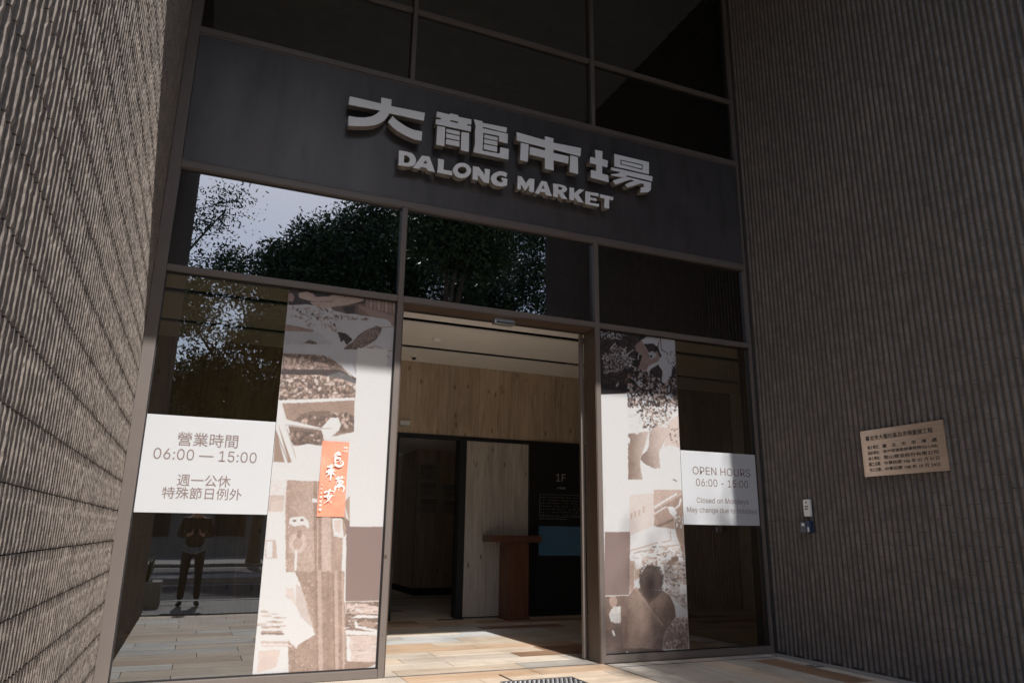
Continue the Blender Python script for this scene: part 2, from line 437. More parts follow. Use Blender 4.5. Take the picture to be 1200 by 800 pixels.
# ------------------------------------------------------------------ building shell round the entrance
bd = thing('market_building', (0, 6, 0), 'large rendered market building that frames the deep tiled entrance recess', 'building')
box('soffit', (XL-.25, XR+.25, PORT, .3, ZTOP+.002, ZTOP+.3), M['soffit'], bd)
for b_ in ((-16, XL-.252, PORT, PORT+.3, -.1, 14), (XR+.252, 18, PORT, PORT+.3, -.1, 14), (XL-.252, XR+.252, PORT-.05, PORT+.25, ZTOP+.302, 14)): box('front_wall', b_, M['wall_paint'], bd)
for b_ in ((-16.3, -16, PORT, 14, -.1, 14), (18, 18.3, PORT, 14, -.1, 14), (-16, 18, 14, 14.3, -.1, 14)): box('side_wall', b_, M['wall_paint'], bd)
for b_ in ((-16.3, 18.3, PORT, 9.4, 14, 14.3), (-16.3, .3, 9.41, 14.3, 14, 14.3), (4.2, 18.3, 9.41, 14.3, 14, 14.3)): box('roof', b_, M['wall_paint'], bd)  # gap left over the rear corridor, added to let daylight down
for b_ in ((.1, .3, 9.4, 12.4, 4.21, 13.99), (4.2, 4.4, 9.4, 12.4, 4.21, 13.99), (.31, 4.19, 9.2, 9.4, 4.31, 13.99), (.31, 4.19, 12.2, 12.4, 4.21, 13.99)): box('added_light_well_wall', b_, M['lobby_paint'], bd)  # unseen light well, added to brighten the corridor
# lobby shell
for b_ in ((-2.62, -2.5, .3, 4.4, -.05, 4.2), (7.4, 7.6, .1, 4.4, -.05, 4.2), (4.62, 7.6, -.1, .1, -.05, 4.2), (.1, .3, 4.4, 12.4, -.05, 4.2), (4.2, 4.4, 4.4, 12.4, -.05, 4.2), (.1, 4.4, 12.2, 12.4, -.05, 4.2)): box('lobby_wall', b_, M['lobby_paint'], bd)
put('ceiling_void', MB().box(-2.7, 7.7, .2, 9.4, 4.2, 4.3), M['void'], bd)
box('hall_ceiling', (.3, 4.2, 4.3, 9.4, 2.95, 3.0), M['ceil'], bd)
box('upper_back_wall', (XL-.2, XR+.2, 1.6, 1.7, 4.3, ZTOP), M['void'], bd)  # near-black colour stands in for the unlit room behind the upper glass
box('upper_ceiling', (XL-.2, XR+.2, .16, 1.6, 8.6, 8.65), M['grey'], bd)

# ------------------------------------------------------------------ shopfront: frames, fascia, glass
sf = thing('shopfront', (1.0, 0, 0), 'bronze framed glazed entrance front with dark fascia and open central doorway', 'shopfront')
D0, D1 = 0.0, .12
def bar(name, x0, x1, z0, z1, y0=D0, y1=D1, mat='bronze', bev=.004, lab=None):
    return box(name, (x0, x1, y0, y1, z0, z1), M[mat], sf, bev=bev, label=lab)
bar('jamb', XL+.002, GX0, 0, ZTOP-.002, -.002, .14)
bar('jamb', GX1, XR-.018, 0, ZTOP-.002, -.002, .14)
for i, (a, b_) in enumerate(MUL):
    bar('mullion', a, b_, 0, ZB0-.001, -.004, .14)
    bar('mullion', a+.004, b_-.002, ZA1+.001, ZTOP-.003, -.002, .14)
e = .001
for (z0, z1) in ((ZH0, ZH1),):
    for a, b_ in ((GX0, MUL[0][0]), (MUL[0][1], MUL[1][0]), (MUL[1][1], GX1)): bar('transom', a+e, b_-e, z0, z1)
bar('transom', GX0+e, GX1-e, ZB0, ZB1-.028, -.003, .13)
bar('transom_flange', GX0+e, GX1-e, ZB1-.026, ZB1-.012, .006, .1)
bar('transom', GX0+e, GX1-e, ZA0+.030, ZA1, -.003, .13)
bar('transom_flange', GX0+e, GX1-e, ZA0+.012, ZA0+.026, .006, .1)
for a, b_ in ((GX0, MUL[0][0]), (MUL[0][1], MUL[1][0]), (MUL[1][1], GX1)): bar('transom', a+.006, b_-.006, ZU0, ZU1, .002, .12)
for a, b_ in ((GX0, MUL[0][0]), (MUL[1][1], GX1)): bar('sill', a+e, b_-e, 0.001, ZS)
put('fascia_panel', MB().box(GX0+.004, GX1-.004, .012, .05, ZB1-.010, ZA0+.010), M['fascia'], sf)
# gaskets
for a, b_ in ((GX0, MUL[0][0]), (MUL[1][1], GX1)):
    for g_ in ((a+.001, a+.010, .035, .055, ZS, ZH0), (b_-.010, b_-.001, .035, .055, ZS, ZH0), (a+.01, b_-.01, .035, .055, ZS+.0005, ZS+.010), (a+.01, b_-.01, .035, .055, ZH0-.012, ZH0-.001)): box('gasket', g_, M['black'], sf)
def pane(x0, x1, z0, z1, mat, lab=None):
    return put('glass_pane', MB().face([(x0, .048, z0), (x1, .048, z0), (x1, .048, z1), (x0, .048, z1)]) or MB(), M[mat], sf)
def pane(x0, x1, z0, z1, mat):
    mb = MB(); mb.face([(x0, .050, z0), (x1, .050, z0), (x1, .050, z1), (x0, .050, z1)])
    # edge returns give the sheet its thickness
    mb.box(x0, x1, .0505, .058, z0-.004, z0-.001); mb.box(x0, x1, .0505, .058, z1+.001, z1+.004)
    o = put('glass_pane', mb, M[mat], sf); return o
for a, b_ in ((GX0, MUL[0][0]), (MUL[1][1], GX1)): pane(a+.002, b_-.002, ZS+.006, ZH0-.006, 'glass')
for a, b_ in ((GX0, MUL[0][0]), (MUL[0][1], MUL[1][0]), (MUL[1][1], GX1)):
    pane(a+.002, b_-.002, ZH1+.006, ZB0-.006, 'spandrel')
    pane(a+.002, b_-.002, ZA1+.006, ZU0-.006, 'upglass'); pane(a+.002, b_-.002, ZU1+.006, ZTOP-.008, 'upglass')
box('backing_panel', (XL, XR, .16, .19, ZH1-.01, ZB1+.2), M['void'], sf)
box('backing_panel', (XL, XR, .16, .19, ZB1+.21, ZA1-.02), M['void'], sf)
for (x_, z_) in ((-.028, .35), (-.028, 1.2), (-.028, 2.3), (-.028, 3.2), (2.204, .35), (2.204, 1.2), (2.204, 2.3), (2.204, 3.2)):
    put('screw', MB().lathe((x_, -.0041, z_), [(.005, .001), (.004, -.0015)], 8, 'y'), M['bronze_dark'], sf)
put('door_stop', MB().box(-.052, -.030, -.010, -.0045, 1.005, 1.03), M['bronze_dark'], sf)
# doorway lining
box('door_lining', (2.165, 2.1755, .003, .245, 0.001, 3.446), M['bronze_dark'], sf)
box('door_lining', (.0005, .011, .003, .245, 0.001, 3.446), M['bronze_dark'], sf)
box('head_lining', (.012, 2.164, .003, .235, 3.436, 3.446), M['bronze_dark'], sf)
box('door_header', (-1.05, 3.22, .238, .30, 3.436, 3.60), M['black'], sf)
# sensor over the door
sn = thing('door_sensor', (1.13, .12, 3.375), 'small silver motion sensor box hanging under the door head', 'sensor')
put('housing', MB().box(1.012, 1.246, .07, .17, 3.372, 3.435, bev=.012), M['metal'], sn)
box('lens', (1.03, 1.228, .062, .0695, 3.378, 3.392), M['black'], sn)
# sliding leaves, slid open behind the side panes
for (x0, x1, nm) in ((2.128, 3.22, 'right'), (-1.05, .03, 'left')):
    lab = 'open glass sliding door leaf parked behind the %s-hand window posters' % nm
    d = thing('sliding_door', ((x0+x1)/2, .30, 0), lab, 'door', 'automatic sliding door leaves')
    for a, b_ in ((x0, x0+.04), (x1-.04, x1)): box('stile', (a, b_, .27, .31, .012, 3.43), M['bronze'], d, bev=.003)
    box('rail', (x0+.041, x1-.041, .272, .308, .012, .09), M['bronze'], d); box('rail', (x0+.041, x1-.041, .272, .308, 3.33, 3.39), M['bronze'], d)
    mb = MB(); mb.face([(x0+.042, .29, .091), (x1-.042, .29, .091), (x1-.042, .29, 3.329), (x0+.042, .29, 3.329)]); put('glass_pane', mb, M['clearglass'], d)

# ------------------------------------------------------------------ printed window films
def vnoise(h, w, cell, r):
    gh, gw = int(h/cell)+3, int(w/cell)+3; g = r.random((gh, gw)).astype(np.float32)
    yy = np.arange(h)/cell; xx = np.arange(w)/cell; yi = yy.astype(int); xi = xx.astype(int)
    fy = (yy-yi)[:, None]; fx = (xx-xi)[None]; fy = fy*fy*(3-2*fy); fx = fx*fx*(3-2*fx)
    a = g[yi][:, xi]; b = g[yi][:, xi+1]; c = g[yi+1][:, xi]; d = g[yi+1][:, xi+1]
    return (a*(1-fx)+b*fx)*(1-fy)+(c*(1-fx)+d*fx)*fy
def fbm(h, w, cell, r, o=4):
    s = 0; a = 1; t = 0
    for i in range(o):
        s = s+a*vnoise(h, w, max(cell, 1.5), r); t += a; a *= .55; cell /= 2
    return s/t
DC = {'w': (.80, .79, .79), 'i': (.66, .66, .70), 'j': (.56, .56, .60), 'p': (.76, .64, .59), 'n': (.62, .48, .42), 'm': (.52, .385, .325), 't': (.42, .305, .25),
      'r': (.40, .29, .265), 'b': (.27, .195, .165), 'd': (.19, .145, .13), 'k': (.075, .062, .064), 'q': (.05, .043, .046), 'v': (.33, .245, .225)}
def paint(ops, x0, x1, z0, z1, ppm, seed, flat=()):
    w, h = int((x1-x0)*ppm), int((z1-z0)*ppm)
    img = np.ones((h, w, 3), np.float32)*np.array(DC['w'], np.float32)
    r = np.random.default_rng(seed)
    def T(p): return [((a-x0)*ppm, (b-z0)*ppm) for a, b in p]
    def bb(pts, pad=2):
        xs = [p[0] for p in pts]; ys = [p[1] for p in pts]
        return max(0, int(min(xs)-pad)), min(w, int(max(xs)+pad)), max(0, int(min(ys)-pad)), min(h, int(max(ys)+pad))
    def pmask(pts):
        a, b, c, d = bb(pts)
        if b <= a or d <= c: return None
        X, Y = np.meshgrid(np.arange(a, b)+.5, np.arange(c, d)+.5); mk = np.zeros(X.shape, bool)
        n = len(pts)
        for i in range(n):
            (xa, ya), (xb, yb) = pts[i], pts[(i+1) % n]
            if ya == yb: continue
            k = ((ya > Y) != (yb > Y)) & (X < (xb-xa)*(Y-ya)/(yb-ya)+xa); mk ^= k
        return a, b, c, d, mk
    def blend(a, b, c, d, al, col): 
        s = img[c:d, a:b]; s += (np.array(DC[col] if isinstance(col, str) else col, np.float32)-s)*al[..., None]
    def ell(cx, cy, rx, ry, ang, col, al=1.0):
        R_ = max(rx, ry)+1.5; a, b, c, d = max(0, int(cx-R_)), min(w, int(cx+R_)+1), max(0, int(cy-R_)), min(h, int(cy+R_)+1)
        if b <= a or d <= c: return
        X, Y = np.meshgrid(np.arange(a, b)+.5-cx, np.arange(c, d)+.5-cy); co, si = math.cos(ang), math.sin(ang)
        q = np.sqrt(((X*co+Y*si)/rx)**2+((-X*si+Y*co)/ry)**2)
        blend(a, b, c, d, np.clip((1-q)*min(rx, ry)+.5, 0, 1)*al, col)
    def inside(p, pts):
        k = False; n = len(pts)
        for i in range(n):
            (xa, ya), (xb, yb) = pts[i], pts[(i+1) % n]
            if (ya > p[1]) != (yb > p[1]) and p[0] < (xb-xa)*(p[1]-ya)/(yb-ya)+xa: k = not k
        return k
    for o in ops:
        if o[0] == 'P':
            q = pmask(T(o[3]))
            if q: blend(*q[:4], q[4]*float(o[2]), o[1])
        elif o[0] == 'L':
            pts = T(o[4]); hw = max(.6, o[3]*ppm/2)
            for (xa, ya), (xb, yb) in zip(pts, pts[1:]):
                a, b, c, d = bb([(xa, ya), (xb, yb)], hw+2)
                if b <= a or d <= c: continue
                X, Y = np.meshgrid(np.arange(a, b)+.5, np.arange(c, d)+.5); L2 = (xb-xa)**2+(yb-ya)**2+1e-6
                t = np.clip(((X-xa)*(xb-xa)+(Y-ya)*(yb-ya))/L2, 0, 1)
                ds = np.hypot(X-xa-t*(xb-xa), Y-ya-t*(yb-ya)); blend(a, b, c, d, np.clip(hw-ds+.5, 0, 1)*o[2], o[1])
        elif o[0] == 'E': ell((o[3]-x0)*ppm, (o[4]-z0)*ppm, o[5]*ppm, o[6]*ppm, R(o[7]), o[1], o[2])
        elif o[0] == 'R':
            for s in range(60):
                t = s*.105; px_, pz = o[3]+o[5]*math.cos(t), o[4]+o[6]*math.sin(t)
                ell((px_-x0)*ppm, (pz-z0)*ppm, o[7]*ppm/2+.7, o[7]*ppm/2+.7, 0, o[1], o[2])
        elif o[0] == 'S':
            pts = T(o[6]); rr = random.Random(o[7]); a, b, c, d = bb(pts); n = 0
            for _ in range(o[1]*5):
                if n >= o[1] or b <= a or d <= c: break
                p = (rr.uniform(a, b), rr.uniform(c, d))
                if not inside(p, pts): continue
                n += 1; s = rr.uniform(o[3], o[4])*ppm*.5; ang = rr.uniform(0, 3.14); col = rr.choice(o[2])
                cc = np.array(DC[col])
                k_ = .82 if cc[0] > .6 else .5
                ell(p[0], p[1]-.6, s+1.0, s/o[5]+.9, ang, tuple(cc*k_), .75)
                ell(p[0], p[1], s, s/o[5], ang, tuple(cc)); ell(p[0]-s*.15, p[1]+s*.2, s*.55, s/o[5]*.4, ang, tuple(np.minimum(.8, cc*1.35)), .7)
        elif o[0] == 'N':
            q = pmask(T(o[6]))
            if not q: continue
            a, b, c, d, mk = q; nz = fbm(d-c, b-a, max(2, o[3]*ppm), np.random.default_rng(o[7]))
            blend(a, b, c, d, mk*np.clip((nz-o[5])*5+.5, 0, 1)*o[2], o[1])
        elif o[0] == 'G':
            q = pmask(T(o[6]))
            if not q: continue
            a, b, c, d, mk = q; X, Y = np.meshgrid(np.linspace(0, 1, b-a), np.linspace(0, 1, d-c)); t = np.clip(X*o[4]+Y*o[5], 0, 1)
            t = (t*t*(3-2*t))[..., None]; col = np.array(DC[o[1]])*(1-t)+np.array(DC[o[2]])*t
            s = img[c:d, a:b]; s += (col-s)*(mk*float(o[3]))[..., None]
        elif o[0] == 'K':
            pts = T(o[7]); rr = random.Random(o[8]); a, b, c, d = bb(pts); n = 0
            for _ in range(o[1]*5):
                if n >= o[1] or b <= a or d <= c: break
                p = (rr.uniform(a, b), rr.uniform(c, d))
                if not inside(p, pts): continue
                n += 1; L = rr.uniform(o[3], o[4])*ppm/2; H = max(.7, o[5]*ppm*rr.uniform(.4, 1.2)/2); th = rr.uniform(-o[6], o[6]); co, si = math.cos(th), math.sin(th)
                q = pmask([(p[0]+x*co-y*si, p[1]+x*si+y*co) for x, y in ((-L, -H), (L, -H*rr.uniform(.6, 1)), (L*rr.uniform(.8, 1), H), (-L, H))])
                if q: blend(*q[:4], q[4]*rr.uniform(.5, .95), rr.choice(o[2]))
    # soft focus of the print
    for ax in (0, 1): img = (np.roll(img, 1, ax)+2*img+np.roll(img, -1, ax))/4
    # photographic break-up: warp the outlines and add multi-scale tone, outside the flat colour blocks
    keep = np.zeros((h, w), np.float32)
    for a, b, c, d in flat:
        keep[max(0, int((c-z0)*ppm)):max(0, int((d-z0)*ppm)), max(0, int((a-x0)*ppm)):max(0, int((b-x0)*ppm))] = 1
    org = img.copy(); wx = (fbm(h, w, 5, r, 2)-.5)*3; wy = (fbm(h, w, 5, r, 2)-.5)*3
    Y, X = np.mgrid[0:h, 0:w]; img = org[np.clip((Y+wy).astype(int), 0, h-1), np.clip((X+wx).astype(int), 0, w-1)]
    lum = img.mean(2); tone = fbm(h, w, 26, r, 5)-.5; fine = fbm(h, w, 5, r, 3)-.5
    amt = np.clip((.80-lum)*2.6, .06, 1.0)
    img = img*(1+amt[..., None]*(tone*.34+fine*.34)[..., None])
    img = img*(1-keep[..., None])+org*keep[..., None]
    img = img+(lum[..., None]<0)*0
    g = fbm(h, w, 3, r, 2)[..., None]; img *= (.965+.07*g)
    img = np.clip(img, 0, 1)*.86
    im = bpy.data.images.new('print', w, h, alpha=False, float_buffer=False)
    s = np.where(img <= .0031308, img*12.92, 1.055*np.power(np.maximum(img, 1e-6), 1/2.4)-.055)
    buf = np.ones((h, w, 4), np.float32); buf[..., :3] = s; im.pixels.foreach_set(buf.ravel()); im.update(); im.pack()
    return im
def vinyl(mt, f=.3):
    n, l = mt.node_tree.nodes, mt.node_tree.links; b = n['Principled BSDF']; out = n['Material Output']
    tl = n.new('ShaderNodeBsdfTranslucent'); mx = n.new('ShaderNodeMixShader'); mx.inputs[0].default_value = f
    src = b.inputs['Base Color']
    if src.is_linked: l.new(src.links[0].from_socket, tl.inputs[0])
    l.new(b.outputs[0], mx.inputs[1]); l.new(tl.outputs[0], mx.inputs[2]); l.new(mx.outputs[0], out.inputs[0])
vinyl(M['white_film'])
def film_mat(name, im):
    mt, n, l, b = nt(name)
    t = n.new('ShaderNodeTexImage'); t.image = im; t.interpolation = 'Cubic'; t.extension = 'EXTEND'
    tc = n.new('ShaderNodeTexCoord'); l.new(tc.outputs['UV'], t.inputs[0]); l.new(t.outputs[0], b.inputs['Base Color'])
    b.inputs['Roughness'].default_value = .35; b.inputs['Specular IOR Level'].default_value = .4; vinyl(mt); return mt
def film(name, x0, x1, z0, z1, ops, seed, label, flat):
    im = paint(ops, x0, x1, z0, z1, 330, seed, flat); mt = film_mat(name+'_print', im)
    mb = MB(); mb.face([(x0, .0465, z0), (x1, .0465, z0), (x1, .0465, z1), (x0, .0465, z1)]); c = ((x0+x1)/2, .047, z0)
    me = mb.mesh(name, mt, c); uv = me.uv_layers.new(name='UVMap')
    for lp in me.loops:
        v = me.vertices[lp.vertex_index].co; uv.data[lp.index].uv = ((v.x+c[0]-x0)/(x1-x0), (v.z+c[2]-z0)/(z1-z0))
    return tag(link(name, me, None, c), label, 'poster', 'printed window films')
